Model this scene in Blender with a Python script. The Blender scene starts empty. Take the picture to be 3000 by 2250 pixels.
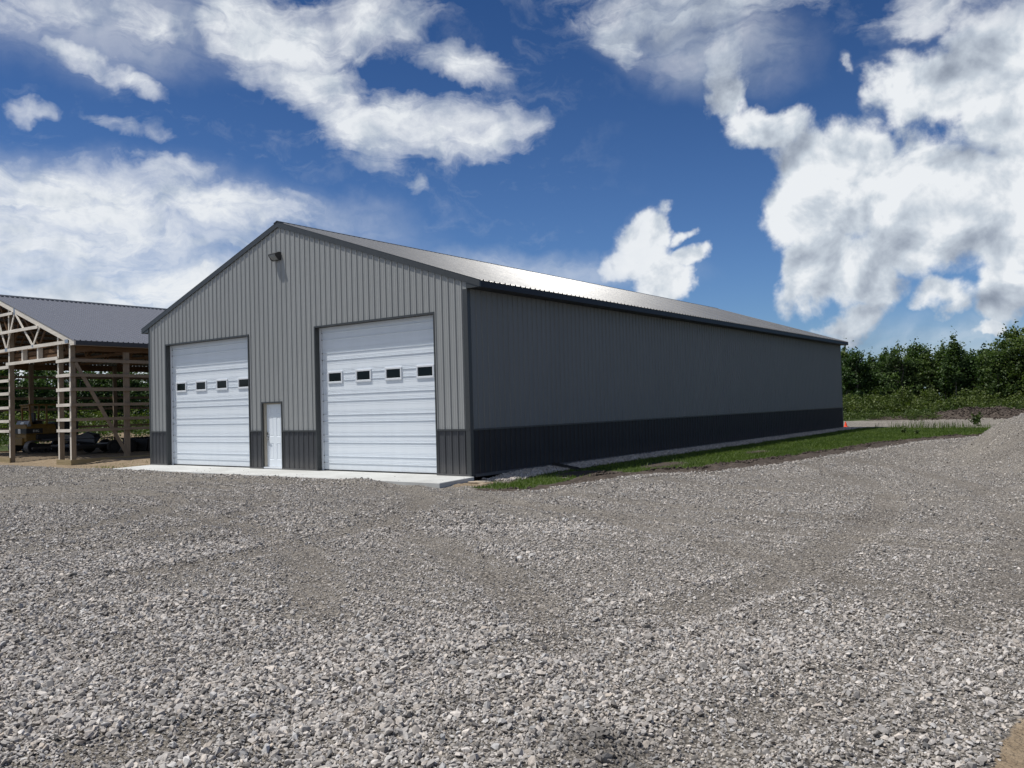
import bpy, math, random
import numpy as np
from mathutils import Matrix, Vector

random.seed(7)
RNG = np.random.default_rng(11)
scene = bpy.context.scene
COL = scene.collection
PI = math.pi

# ------------------------------------------------------------------ measured sizes
W, H, L = 15.15, 4.8095, 34.07          # big shed: width, eave soffit height, length
SEAM = 1.184                            # top of the wainscot
ZR = 7.697                              # ridge
OH = 0.462                              # eave overhang
XC = -W / 2
SL = (ZR - 4.97) / (W / 2 + OH)
RIB = 0.2286
PH = -9.5532
def zr(x): return ZR - SL * abs(x - XC)

# ------------------------------------------------------------------ helpers
class MB:
    def __init__(s): s.v = []; s.f = []; s.m = []
    def quad(s, a, b, c, d, mi=0):
        n = len(s.v); s.v += [a, b, c, d]; s.f.append((n, n+1, n+2, n+3)); s.m.append(mi)
    def poly(s, pts, mi=0):
        n = len(s.v); s.v += list(pts); s.f.append(tuple(range(n, n+len(pts)))); s.m.append(mi)
    def box(s, x0, x1, y0, y1, z0, z1, mi=0):
        n = len(s.v)
        s.v += [(x0,y0,z0),(x1,y0,z0),(x1,y1,z0),(x0,y1,z0),(x0,y0,z1),(x1,y0,z1),(x1,y1,z1),(x0,y1,z1)]
        for f in ((0,3,2,1),(4,5,6,7),(0,1,5,4),(1,2,6,5),(2,3,7,6),(3,0,4,7)):
            s.f.append(tuple(n+i for i in f)); s.m.append(mi)
    def obox(s, p0, p1, w, t, up=(0,1,0), mi=0):
        # bar from p0 to p1, width w along (dir x up), thickness t along up
        p0 = Vector(p0); p1 = Vector(p1); d = (p1-p0).normalized(); u = Vector(up).normalized()
        r = d.cross(u).normalized(); u = r.cross(d).normalized()
        n = len(s.v)
        for p in (p0, p1):
            for a, b in ((-1,-1),(1,-1),(1,1),(-1,1)):
                q = p + r*(a*w/2) + u*(b*t/2); s.v.append(tuple(q))
        for f in ((3,2,1,0),(4,5,6,7),(0,1,5,4),(1,2,6,5),(2,3,7,6),(3,0,4,7)):
            s.f.append(tuple(n+i for i in f)); s.m.append(mi)
    def prism(s, pts, a, b, axis, mi=0):
        # pts: 2d polygon; axis: 'x' -> (a.., p0,p1) ; 'y' -> (p0, a.., p1); 'z'
        def P(p, t):
            return {'x': (t,p[0],p[1]), 'y': (p[0],t,p[1]), 'z': (p[0],p[1],t)}[axis]
        n = len(s.v); k = len(pts)
        s.v += [P(p,a) for p in pts] + [P(p,b) for p in pts]
        s.f.append(tuple(n+i for i in range(k))); s.m.append(mi)
        s.f.append(tuple(n+k+i for i in reversed(range(k)))); s.m.append(mi)
        for i in range(k):
            j = (i+1) % k
            s.f.append((n+j, n+i, n+k+i, n+k+j)); s.m.append(mi)
    def cyl(s, c, r, h, axis='x', seg=20, r2=None, mi=0):
        r2 = r if r2 is None else r2
        n = len(s.v)
        for t, rr in ((-h/2, r), (h/2, r2)):
            for i in range(seg):
                a = 2*PI*i/seg; ca, sa = rr*math.cos(a), rr*math.sin(a)
                p = {'x': (t,ca,sa), 'y': (ca,t,sa), 'z': (ca,sa,t)}[axis]
                s.v.append((c[0]+p[0], c[1]+p[1], c[2]+p[2]))
        s.f.append(tuple(n+i for i in range(seg))); s.m.append(mi)
        s.f.append(tuple(n+seg+i for i in range(seg))); s.m.append(mi)
        for i in range(seg):
            j = (i+1) % seg; s.f.append((n+i, n+j, n+seg+j, n+seg+i)); s.m.append(mi)
    def build(s, name, mats, parent=None, bevel=0, smooth=False, org=None):
        me = bpy.data.meshes.new(name)
        vs = s.v
        if parent is not None:
            o_ = parent_origin(parent); vs = [(a-o_[0], b-o_[1], c-o_[2]) for a, b, c in vs]
        me.from_pydata(vs, [], s.f)
        if not isinstance(mats, (list, tuple)): mats = [mats]
        for m in mats: me.materials.append(m)
        if len(mats) > 1: me.polygons.foreach_set('material_index', s.m)
        me.update()
        ob = bpy.data.objects.new(name, me); COL.objects.link(ob)
        fix_normals(me)
        if parent is not None: ob.parent = parent
        if bevel:
            md = ob.modifiers.new('bevel', 'BEVEL'); md.width = bevel; md.segments = 1; md.limit_method = 'ANGLE'
        if smooth:
            me.polygons.foreach_set('use_smooth', [True]*len(me.polygons))
        return ob

def parent_origin(p):
    x = Vector((0,0,0))
    while p is not None:
        x += Vector(p.location); p = p.parent
    return x

def fix_normals(me):
    import bmesh
    bm = bmesh.new(); bm.from_mesh(me)
    bmesh.ops.recalc_face_normals(bm, faces=bm.faces); bm.to_mesh(me); bm.free()

def big_mesh(name, verts, faces, mats, attrs=None, mi=None, smooth=False, parent=None):
    """fast mesh: verts (n,3), faces (m,k) with constant k"""
    me = bpy.data.meshes.new(name)
    nv, (nf, k) = len(verts), faces.shape
    me.vertices.add(nv); me.vertices.foreach_set('co', np.ascontiguousarray(verts, dtype=np.float32).ravel())
    me.loops.add(nf*k); me.loops.foreach_set('vertex_index', np.ascontiguousarray(faces, dtype=np.int32).ravel())
    me.polygons.add(nf); me.polygons.foreach_set('loop_start', np.arange(0, nf*k, k, dtype=np.int32))
    if not isinstance(mats, (list, tuple)): mats = [mats]
    for m in mats: me.materials.append(m)
    if mi is not None: me.polygons.foreach_set('material_index', mi.astype(np.int32))
    me.update(calc_edges=True)
    me.polygons.foreach_set('use_smooth', np.full(nf, smooth))
    for an, arr in (attrs or {}).items():
        if arr.ndim == 1:
            a = me.attributes.new(an, 'FLOAT', 'POINT'); a.data.foreach_set('value', arr.astype(np.float32))
        else:
            a = me.attributes.new(an, 'FLOAT_COLOR', 'POINT'); a.data.foreach_set('color', np.ascontiguousarray(arr, dtype=np.float32).ravel())
    ob = bpy.data.objects.new(name, me); COL.objects.link(ob)
    if parent is not None: ob.parent = parent
    return ob

def tag(o, label=None, cat=None, group=None, kind=None):
    if label: o['label'] = label
    if cat: o['category'] = cat
    if group: o['group'] = group
    if kind: o['kind'] = kind
    return o
def empty(name, loc=(0,0,0), rz=0):
    o = bpy.data.objects.new(name, None); COL.objects.link(o); o.location = loc; o.rotation_euler[2] = rz
    o.empty_display_size = .3
    return o

# value noise (vectorised)
def _hash(ix, iy, seed):
    n = (ix.astype(np.int64)*374761393 + iy.astype(np.int64)*668265263 + seed*974634777) & 0x7fffffff
    n = ((n ^ (n >> 13))*1274126177) & 0x7fffffff
    n = n ^ (n >> 16)
    return (n & 0xffff)/65535.0
def vnoise(x, y, seed=0):
    x = np.asarray(x, dtype=float); y = np.asarray(y, dtype=float)
    ix = np.floor(x); iy = np.floor(y); fx = x-ix; fy = y-iy
    fx = fx*fx*(3-2*fx); fy = fy*fy*(3-2*fy)
    a = _hash(ix, iy, seed); b = _hash(ix+1, iy, seed); c = _hash(ix, iy+1, seed); d = _hash(ix+1, iy+1, seed)
    return (a*(1-fx)+b*fx)*(1-fy) + (c*(1-fx)+d*fx)*fy
def fbm(x, y, seed=0, oct=4):
    s = 0; a = .5; t = 0
    for i in range(oct):
        s = s + a*vnoise(x*2**i, y*2**i, seed+i*17); t += a; a *= .5
    return s/t
def sstep(a, b, x):
    t = np.clip((x-a)/(b-a), 0, 1); return t*t*(3-2*t)

# ------------------------------------------------------------------ materials
def mat(name):
    m = bpy.data.materials.new(name); m.use_nodes = True
    nt = m.node_tree; b = nt.nodes['Principled BSDF']
    return m, nt, b
def N(nt, t, **kw):
    n = nt.nodes.new(t)
    for k, v in kw.items():
        if k.startswith('i_'): n.inputs[k[2:].replace('_', ' ')].default_value = v
        else: setattr(n, k, v)
    return n
def link(nt, a, b): nt.links.new(a, b)
def noise_node(nt, vec, scale, detail=4, rough=.55, dist=0):
    n = N(nt, 'ShaderNodeTexNoise'); n.inputs['Scale'].default_value = scale; n.inputs['Detail'].default_value = detail
    n.inputs['Roughness'].default_value = rough; n.inputs['Distortion'].default_value = dist
    link(nt, vec, n.inputs['Vector']); return n
def ramp(nt, fac, stops):
    r = N(nt, 'ShaderNodeValToRGB'); e = r.color_ramp.elements
    while len(e) < len(stops): e.new(.5)
    for i, (p, c) in enumerate(stops):
        e[i].position = p; e[i].color = (*c, 1) if len(c) == 3 else c
    link(nt, fac, r.inputs['Fac']); return r
def mixc(nt, fac, a, b, mode='MIX'):
    m = N(nt, 'ShaderNodeMix'); m.data_type = 'RGBA'; m.blend_type = mode
    for src, sock in ((fac, 0), (a, 6), (b, 7)):
        if isinstance(src, (int, float)): m.inputs[sock].default_value = src
        elif isinstance(src, tuple): m.inputs[sock].default_value = (*src, 1) if len(src) == 3 else src
        else: link(nt, src, m.inputs[sock])
    return m.outputs[2]
def mth(nt, op, a, b=None, c=None, clamp=False):
    m = N(nt, 'ShaderNodeMath'); m.operation = op; m.use_clamp = clamp
    for i, s in enumerate((a, b, c)):
        if s is None: continue
        if isinstance(s, (int, float)): m.inputs[i].default_value = s
        else: link(nt, s, m.inputs[i])
    return m.outputs[0]
def smap(nt, v, a, b, lo=0., hi=1., smooth=True):
    m = N(nt, 'ShaderNodeMapRange'); m.interpolation_type = 'SMOOTHSTEP' if smooth else 'LINEAR'
    link(nt, v, m.inputs[0])
    m.inputs[1].default_value = a; m.inputs[2].default_value = b; m.inputs[3].default_value = lo; m.inputs[4].default_value = hi
    return m.outputs[0]
def bump(nt, h, strength, dist, b):
    n = N(nt, 'ShaderNodeBump'); n.inputs['Strength'].default_value = strength; n.inputs['Distance'].default_value = dist
    link(nt, h, n.inputs['Height']); link(nt, n.outputs[0], b.inputs['Normal']); return n

def painted(name, col, rough=.45, var=.08, spec=.5, dirt=0., bumpd=.0015, metal=0., panels=0.):
    m, nt, b = mat(name)
    tc = N(nt, 'ShaderNodeTexCoord'); v = tc.outputs['Object']
    mp = N(nt, 'ShaderNodeMapping'); mp.inputs['Scale'].default_value = (3, 3, .5); link(nt, v, mp.inputs[0])
    n1 = noise_node(nt, mp.outputs[0], 1.3, 5)
    lo = tuple(c*(1-var) for c in col); hi = tuple(min(1, c*(1+var)) for c in col)
    c = ramp(nt, n1.outputs[0], [(.3, lo), (.7, hi)]).outputs[0]
    if panels:       # every 36 inch sheet has a slightly different tone
        sx0 = N(nt, 'ShaderNodeSeparateXYZ'); link(nt, v, sx0.inputs[0])
        fl = mth(nt, 'FLOOR', mth(nt, 'MULTIPLY', mth(nt, 'ADD', sx0.outputs[0], sx0.outputs[1]), 1/.9144))
        wn_ = N(nt, 'ShaderNodeTexWhiteNoise'); wn_.noise_dimensions = '1D'; link(nt, fl, wn_.inputs['W'])
        k_ = mth(nt, 'MULTIPLY_ADD', wn_.outputs['Value'], panels*2, 1-panels)
        cc_ = N(nt, 'ShaderNodeCombineColor'); [link(nt, k_, cc_.inputs[q]) for q in range(3)]
        c = mixc(nt, 1., c, cc_.outputs[0], 'MULTIPLY')
    if dirt:
        sx = N(nt, 'ShaderNodeSeparateXYZ'); link(nt, v, sx.inputs[0])
        n3 = noise_node(nt, v, 6, 4)
        d = mth(nt, 'MULTIPLY', smap(nt, sx.outputs[2], .5, -.02, 0, 1), n3.outputs[0])
        c = mixc(nt, mth(nt, 'MULTIPLY', d, dirt), c, (.32, .29, .25))
    link(nt, c, b.inputs['Base Color'])
    b.inputs['Roughness'].default_value = rough; b.inputs['Specular IOR Level'].default_value = spec
    b.inputs['Metallic'].default_value = metal
    n2 = noise_node(nt, v, 2.2, 2); bump(nt, n2.outputs[0], .6, bumpd*6, b)
    return m
def plain(name, col, rough=.5, spec=.5, metal=0, var=.12, scale=8):
    m, nt, b = mat(name)
    tc = N(nt, 'ShaderNodeTexCoord'); n1 = noise_node(nt, tc.outputs['Object'], scale, 5)
    c = ramp(nt, n1.outputs[0], [(.3, tuple(x*(1-var) for x in col)), (.7, tuple(min(1, x*(1+var)) for x in col))]).outputs[0]
    link(nt, c, b.inputs['Base Color']); b.inputs['Roughness'].default_value = rough
    b.inputs['Specular IOR Level'].default_value = spec; b.inputs['Metallic'].default_value = metal
    return m
def wood(name, a, bcol, along='x', grey=.0):
    m, nt, b = mat(name)
    tc = N(nt, 'ShaderNodeTexCoord')
    mp = N(nt, 'ShaderNodeMapping')
    mp.inputs['Scale'].default_value = {'x': (.7, 14, 14), 'y': (14, .7, 14), 'z': (14, 14, .7)}[along]
    link(nt, tc.outputs['Object'], mp.inputs[0])
    n1 = noise_node(nt, mp.outputs[0], 1.6, 6, .6, .6)
    n2 = noise_node(nt, tc.outputs['Object'], .9, 3)
    vo = N(nt, 'ShaderNodeTexVoronoi'); vo.inputs['Scale'].default_value = 1.9
    mp2 = N(nt, 'ShaderNodeMapping'); mp2.inputs['Scale'].default_value = {'x': (.7, 3, 3), 'y': (3, .7, 3), 'z': (3, 3, .7)}[along]
    link(nt, tc.outputs['Object'], mp2.inputs[0]); link(nt, mp2.outputs[0], vo.inputs['Vector'])
    c = ramp(nt, n1.outputs[0], [(.3, a), (.7, bcol)]).outputs[0]
    c = mixc(nt, smap(nt, n2.outputs[0], .35, .7, 0, .35), c, tuple(x*.72 for x in a))
    c = mixc(nt, smap(nt, vo.outputs['Distance'], .085, .04, 0, .8), c, (.1, .055, .03))
    link(nt, c, b.inputs['Base Color']); b.inputs['Roughness'].default_value = .8; b.inputs['Specular IOR Level'].default_value = .25
    bump(nt, n1.outputs[0], .4, .003, b)
    return m

M = {}
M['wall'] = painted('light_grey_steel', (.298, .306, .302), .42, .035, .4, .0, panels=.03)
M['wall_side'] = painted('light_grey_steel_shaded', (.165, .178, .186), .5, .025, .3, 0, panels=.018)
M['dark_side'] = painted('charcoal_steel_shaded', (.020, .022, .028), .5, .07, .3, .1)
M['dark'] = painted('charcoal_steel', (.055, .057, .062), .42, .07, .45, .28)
M['trim'] = painted('charcoal_trim', (.046, .049, .050), .4, .06, .45, 0)
M['roof'] = painted('charcoal_roof_steel', (.115, .117, .124), .23, .06, .30, 0, .0007, panels=.10)
M['roof'].node_tree.nodes['Principled BSDF'].inputs['Metallic'].default_value = 0
M['roof2'] = painted('new_charcoal_roof_steel', (.125, .132, .158), .42, .05, .4, 0, .0004)
M['white'] = painted('white_door_steel', (.74, .79, .84), .38, .02, .45, .28, .0001)
M['white_trim'] = plain('white_trim', (.66, .69, .73), .45, var=.04)
M['beige'] = plain('beige_jamb', (.42, .38, .31), .6, var=.06)
M['black_glass'] = plain('dark_glass', (.002, .0025, .0025), .05, .22, var=.3, scale=2)
M['steel'] = plain('brushed_steel', (.55, .55, .54), .3, metal=1, var=.1)
M['bronze'] = plain('dark_bronze', (.018, .018, .020), .4)
M['lens'] = plain('prismatic_lens', (.22, .24, .25), .2, .7)
M['black'] = plain('black_paint', (.012, .012, .013), .5, var=.3, scale=3)
M['rubber'] = plain('black_rubber', (.015, .015, .014), .8, var=.2)
M['yellow'] = plain('worn_yellow_paint', (.17, .10, .02), .5, var=.25, scale=5)
M['track'] = plain('worn_track_steel', (.13, .12, .11), .55, metal=.3, var=.35, scale=9)
M['decal'] = plain('white_decal', (.75, .75, .73), .5, var=.04)
M['greypanel'] = plain('grey_panel', (.20, .21, .22), .4, var=.1)
M['orange'] = plain('orange_plastic', (.95, .085, .02), .5, var=.06)
M['plate'] = plain('galvanised_plate', (.34, .37, .41), .45, metal=.6, var=.15)
for ax in 'xyz':
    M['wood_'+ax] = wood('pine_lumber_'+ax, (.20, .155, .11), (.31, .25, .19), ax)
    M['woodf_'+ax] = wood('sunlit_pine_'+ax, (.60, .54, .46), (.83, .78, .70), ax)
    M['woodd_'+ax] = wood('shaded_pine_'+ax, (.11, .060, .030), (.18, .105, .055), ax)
    M['treated_'+ax] = wood('treated_lumber_'+ax, (.27, .21, .115), (.37, .30, .18), ax)

# concrete
m, nt, b = mat('broomed_concrete'); M['concrete'] = m
tc = N(nt, 'ShaderNodeTexCoord'); v = tc.outputs['Object']
n1 = noise_node(nt, v, .8, 6, .6); n2 = noise_node(nt, v, 40, 3)
mp = N(nt, 'ShaderNodeMapping'); mp.inputs['Scale'].default_value = (1.2, 160, 1); mp.inputs['Rotation'].default_value = (0, 0, .9); link(nt, v, mp.inputs[0])
n3 = noise_node(nt, mp.outputs[0], 1, 2)
c = ramp(nt, n1.outputs[0], [(.3, (.385, .388, .375)), (.7, (.53, .54, .53))]).outputs[0]
c = mixc(nt, mth(nt, 'MULTIPLY', n2.outputs[0], .12), c, (.25, .24, .22)); link(nt, c, b.inputs['Base Color'])
b.inputs['Roughness'].default_value = .85; bump(nt, mth(nt, 'ADD', n2.outputs[0], n3.outputs[0]), .3, .004, b)

# ground: gravel / grass floor / soil / dirt by painted zones
def stone_color(nt, v, scale, dark, light):
    vo = N(nt, 'ShaderNodeTexVoronoi'); vo.inputs['Scale'].default_value = scale; link(nt, v, vo.inputs['Vector'])
    vo.inputs['Randomness'].default_value = 1
    bw = N(nt, 'ShaderNodeSeparateColor'); link(nt, vo.outputs['Color'], bw.inputs[0])
    c = ramp(nt, bw.outputs[0], [(0, dark), (.25, tuple(a*.55+b_*.45 for a, b_ in zip(dark, light))), (.8, light), (1, tuple(x*1.25 for x in light))]).outputs[0]
    edge = smap(nt, vo.outputs['Distance'], .25, .75, 0, 1)
    c = mixc(nt, edge, c, tuple(x*.55 for x in dark))
    return c, vo
m, nt, b = mat('ground_surface'); M['ground'] = m
tc = N(nt, 'ShaderNodeTexCoord'); v = tc.outputs['Object']
wn = noise_node(nt, v, 60, 2)
vv = N(nt, 'ShaderNodeVectorMath'); vv.operation = 'MULTIPLY_ADD'; link(nt, wn.outputs['Color'], vv.inputs[0]); vv.inputs[1].default_value = (.012, .012, .012); link(nt, v, vv.inputs[2])
flat = N(nt, 'ShaderNodeVectorMath'); flat.operation = 'MULTIPLY'; link(nt, vv.outputs[0], flat.inputs[0]); flat.inputs[1].default_value = (1, 1, .15)
c1, v1 = stone_color(nt, flat.outputs[0], 30, (.155, .142, .13), (.385, .358, .328))
c2, v2 = stone_color(nt, flat.outputs[0], 75, (.16, .146, .132), (.345, .32, .292))
big = noise_node(nt, v, .35, 5, .6); med = noise_node(nt, v, 1.7, 4, .6); fin = noise_node(nt, v, 9, 4, .7)
fineMask = smap(nt, med.outputs[0], .42, .62)
gcol = mixc(nt, fineMask, c1, c2)
tint = ramp(nt, big.outputs[0], [(.3, (.80, .79, .775)), (.5, (.95, .945, .93)), (.7, (1.1, 1.09, 1.07))]).outputs[0]
gcol = mixc(nt, 1., gcol, tint, 'MULTIPLY')
t2 = ramp(nt, fin.outputs[0], [(.25, (.72, .71, .69)), (.55, (1.04, 1.035, 1.02)), (.8, (1.28, 1.27, 1.25))]).outputs[0]
gcol = mixc(nt, 1., gcol, t2, 'MULTIPLY')
at = N(nt, 'ShaderNodeAttribute'); at.attribute_name = 'zone'
sep = N(nt, 'ShaderNodeSeparateColor'); link(nt, at.outputs['Color'], sep.inputs[0])
at2 = N(nt, 'ShaderNodeAttribute'); at2.attribute_name = 'pale'
nz = noise_node(nt, v, 5, 5, .65)
def zmask(s): return smap(nt, mth(nt, 'ADD', s, mth(nt, 'MULTIPLY', mth(nt, 'SUBTRACT', nz.outputs[0], .5), .9)), .42, .58)
pale = mixc(nt, 1., gcol, (1.22, 1.22, 1.2), 'MULTIPLY')
gcol = mixc(nt, at2.outputs['Fac'], gcol, pale)
at3 = N(nt, 'ShaderNodeAttribute'); at3.attribute_name = 'track'
gcol = mixc(nt, mth(nt, 'MULTIPLY', at3.outputs['Fac'], .35), gcol, mixc(nt, 1., gcol, (.80, .76, .71), 'MULTIPLY'))
soil = ramp(nt, noise_node(nt, v, 7, 6, .7).outputs[0], [(.3, (.035, .028, .022)), (.55, (.08, .064, .053)), (.75, (.15, .125, .108))]).outputs[0]
tanc = ramp(nt, noise_node(nt, v, 4, 6, .7).outputs[0], [(.3, (.17, .125, .08)), (.7, (.31, .245, .17))]).outputs[0]
green = ramp(nt, noise_node(nt, v, 3, 6, .7).outputs[0], [(.3, (.028, .042, .012)), (.7, (.06, .085, .022))]).outputs[0]
col = mixc(nt, zmask(sep.outputs[2]), gcol, tanc)
col = mixc(nt, zmask(sep.outputs[1]), col, soil)
col = mixc(nt, zmask(sep.outputs[0]), col, green)
link(nt, col, b.inputs['Base Color']); b.inputs['Roughness'].default_value = .92; b.inputs['Specular IOR Level'].default_value = .2
h1 = mth(nt, 'MULTIPLY', mth(nt, 'SUBTRACT', 1., v1.outputs['Distance']), mth(nt, 'SUBTRACT', 1., mth(nt, 'MULTIPLY', fineMask, .8)))
h2 = mth(nt, 'MULTIPLY', mth(nt, 'SUBTRACT', 1., v2.outputs['Distance']), .4)
h = mth(nt, 'ADD', mth(nt, 'ADD', h1, h2), mth(nt, 'MULTIPLY', fin.outputs[0], 1.6))
bump(nt, h, 1., .022, b)

# loose stones
m, nt, b = mat('crushed_stone'); M['stone'] = m
at = N(nt, 'ShaderNodeAttribute'); at.attribute_name = 'tint'
tc = N(nt, 'ShaderNodeTexCoord'); n1 = noise_node(nt, tc.outputs['Object'], 55, 3)
c = mixc(nt, 1., at.outputs['Color'], ramp(nt, n1.outputs[0], [(.3, (.82, .82, .82)), (.7, (1.12, 1.12, 1.12))]).outputs[0], 'MULTIPLY')
link(nt, c, b.inputs['Base Color']); b.inputs['Roughness'].default_value = .85; b.inputs['Specular IOR Level'].default_value = .25

# leaves
def leafmat(name, a, b_, trans=.35):
    m, nt, b = mat(name)
    at = N(nt, 'ShaderNodeAttribute'); at.attribute_name = 'tint'
    oi = N(nt, 'ShaderNodeObjectInfo')
    c = ramp(nt, at.outputs['Fac'], [(0, a), (1, b_)]).outputs[0]
    hv = ramp(nt, oi.outputs['Random'], [(0, (.75, .85, .8)), (.5, (1, 1, 1)), (1, (1.25, 1.12, .9))]).outputs[0]
    c = mixc(nt, 1., c, hv, 'MULTIPLY')
    link(nt, c, b.inputs['Base Color']); b.inputs['Roughness'].default_value = .55; b.inputs['Specular IOR Level'].default_value = .3
    tr = N(nt, 'ShaderNodeBsdfTranslucent'); c2 = mixc(nt, 1., c, (1.3, 1.5, .7), 'MULTIPLY'); link(nt, c2, tr.inputs[0])
    mx = N(nt, 'ShaderNodeMixShader'); mx.inputs[0].default_value = trans
    link(nt, b.outputs[0], mx.inputs[1]); link(nt, tr.outputs[0], mx.inputs[2])
    link(nt, mx.outputs[0], nt.nodes['Material Output'].inputs[0]); return m
M['leaf'] = leafmat('dark_leaves', (.024, .050, .016), (.084, .128, .036), .28)
M['leaf2'] = leafmat('yellow_green_leaves', (.028, .050, .011), (.095, .128, .032), .3)
M['grass'] = leafmat('grass_blades', (.045, .085, .012), (.125, .18, .035), .3)
M['bark'] = plain('pale_bark', (.20, .19, .16), .8, var=.35, scale=4)
M['darkbark'] = plain('dark_bark', (.07, .06, .05), .85, var=.3, scale=4)
M['soil'] = plain('clod_soil', (.085, .066, .055), .95, var=.4, scale=6)
M['tanrock'] = plain('tan_rock', (.33, .27, .20), .9, var=.18, scale=5)

# ------------------------------------------------------------------ ground
EY = [-2.3, -2.1, -2.0, -1.7, -.2, 1.2, 2.2, 3.3, 4.0, 6.6, 11.1, 15.5, 19.4, 22, 26, 30, 34.6]
EX = [.3, 1.2, 2.3, 2.9, 3.1, 3.15, 3.6, 4.2, 4.8, 5.4, 5.9, 6.3, 6.7, 7.5, 9.3, 11.2, 12.5]
def edge_x(y): return np.interp(y, EY, EX)
def bell(x, y, cx, cy, rx, ry):
    return np.exp(-(((x-cx)/rx)**2 + ((y-cy)/ry)**2))
def tracks(x, y):
    w = 1.1*(fbm(x*.13, y*.13, 3)-.5); t = 0
    for cx, cy, RR, a in ((-5.5, -10.3, (4.6, 6.5, 9.6), 1.), (-12, -6, (22.5, 24.4), 1.), (-4, -27, (19.6, 21.4, 24.5), .8), (14, 22, (20.3, 22.1, 25.6, 27.2), .6), (-22, -22, (15.5, 17.4), .8)):
        r = np.hypot(x-cx, y-cy)+w
        for q in RR: t = np.maximum(t, a*np.exp(-((r-q)/.27)**4))
    n = fbm(x*.5, y*.5, 77)
    return np.clip(t*sstep(.30, .5, n)*1.2, 0, 1)
def zones(x, y):
    n = fbm(x*1.1, y*1.1, 5)-.5; n2 = fbm(x*.45, y*.45, 9)-.5
    ex = edge_x(y) + n*.5
    inside = (y > -2.2) & (y < 34.5)
    sw = np.interp(y, [-2, 0, 3.7, 6, 8, 11, 16, 22, 30], [.25, .4, .6, 1.7, 1.3, .7, 1.1, 1.4, .8])*(1+n2*1.0)
    g = sstep(1.1, 1.3, x+n*.3) * sstep(0, .15, ex-sw-x) * inside
    g = g*sstep(-1.75, -1.2, y+n*.6)*(1-sstep(34.2, 34.6, y))
    bare = bell(x, y, 2.25, 2.2, .75, .8)*1.4 + bell(x, y, 2.6, 5.6, .5, 1.1)*.9 + bell(x, y, 3.0, 12, .35, .9)*.7
    g = g*np.clip(1-bare*1.6, 0, 1)
    soil = sstep(.9, 1.1, x)*sstep(-.05, .1, ex-x)*inside*(1-g)
    soil = soil*sstep(-2.3, -2.0, y)*sstep(1.0, 1.5, x+.5*np.clip(y, -2, 0)+.6+n*.4)
    # far verge
    far = sstep(48.4, 49.0, y+n*.8)
    piles = np.clip(bell(x, y, 5.6, 50.4, 4.0, 2.2)*1.8 + bell(x, y, -.6, 49.9, 1.8, 1.2)*1.4, 0, 1)
    left = sstep(-37.6, -38.4, x+n)*sstep(-2.2, -1.4, y+n*.8)
    lpile = np.clip(bell(x, y, -43, 12, 2.2, 6)*1.6, 0, 1)
    green = np.clip(np.maximum.reduce([g, far*(1-piles), left*(1-lpile*.8)]), 0, 1)
    back = (x < -15.2) & (y > 25)
    green = np.where(back, 1, green)
    soil = np.clip(np.maximum(soil, far*piles), 0, 1)
    # tan dirt
    tan = sstep(-16.2, -17.2, x+n*2)*sstep(-1.35, -.75, y+n*.5+.25*np.clip((x+30)/10, -1, 1))*(x > -39)
    tan = np.maximum(tan, bell(x, y, .75, -.75, .55, .65)*1.1)
    tan = np.maximum(tan, sstep(-.08, .12, x-12.86-.06*(y+11.6)+n*.2)*sstep(-10.3, -10.9, y)*(y > -14))
    tan = np.maximum(tan, bell(x, y, 2.1, 2.2, .45, .6)*.5)
    tan = np.maximum(tan, lpile*left)
    pale = np.maximum(sstep(34.0, 35.2, y)*(1-far), ((x > -.1) & (x < 1.25) & (y > .3) & (y < 35)).astype(float))
    pale = np.maximum(pale, .35*sstep(0, 6, x-edge_x(y))*sstep(-6, 6, y))
    return green, soil, np.clip(tan, 0, 1), pale
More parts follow.
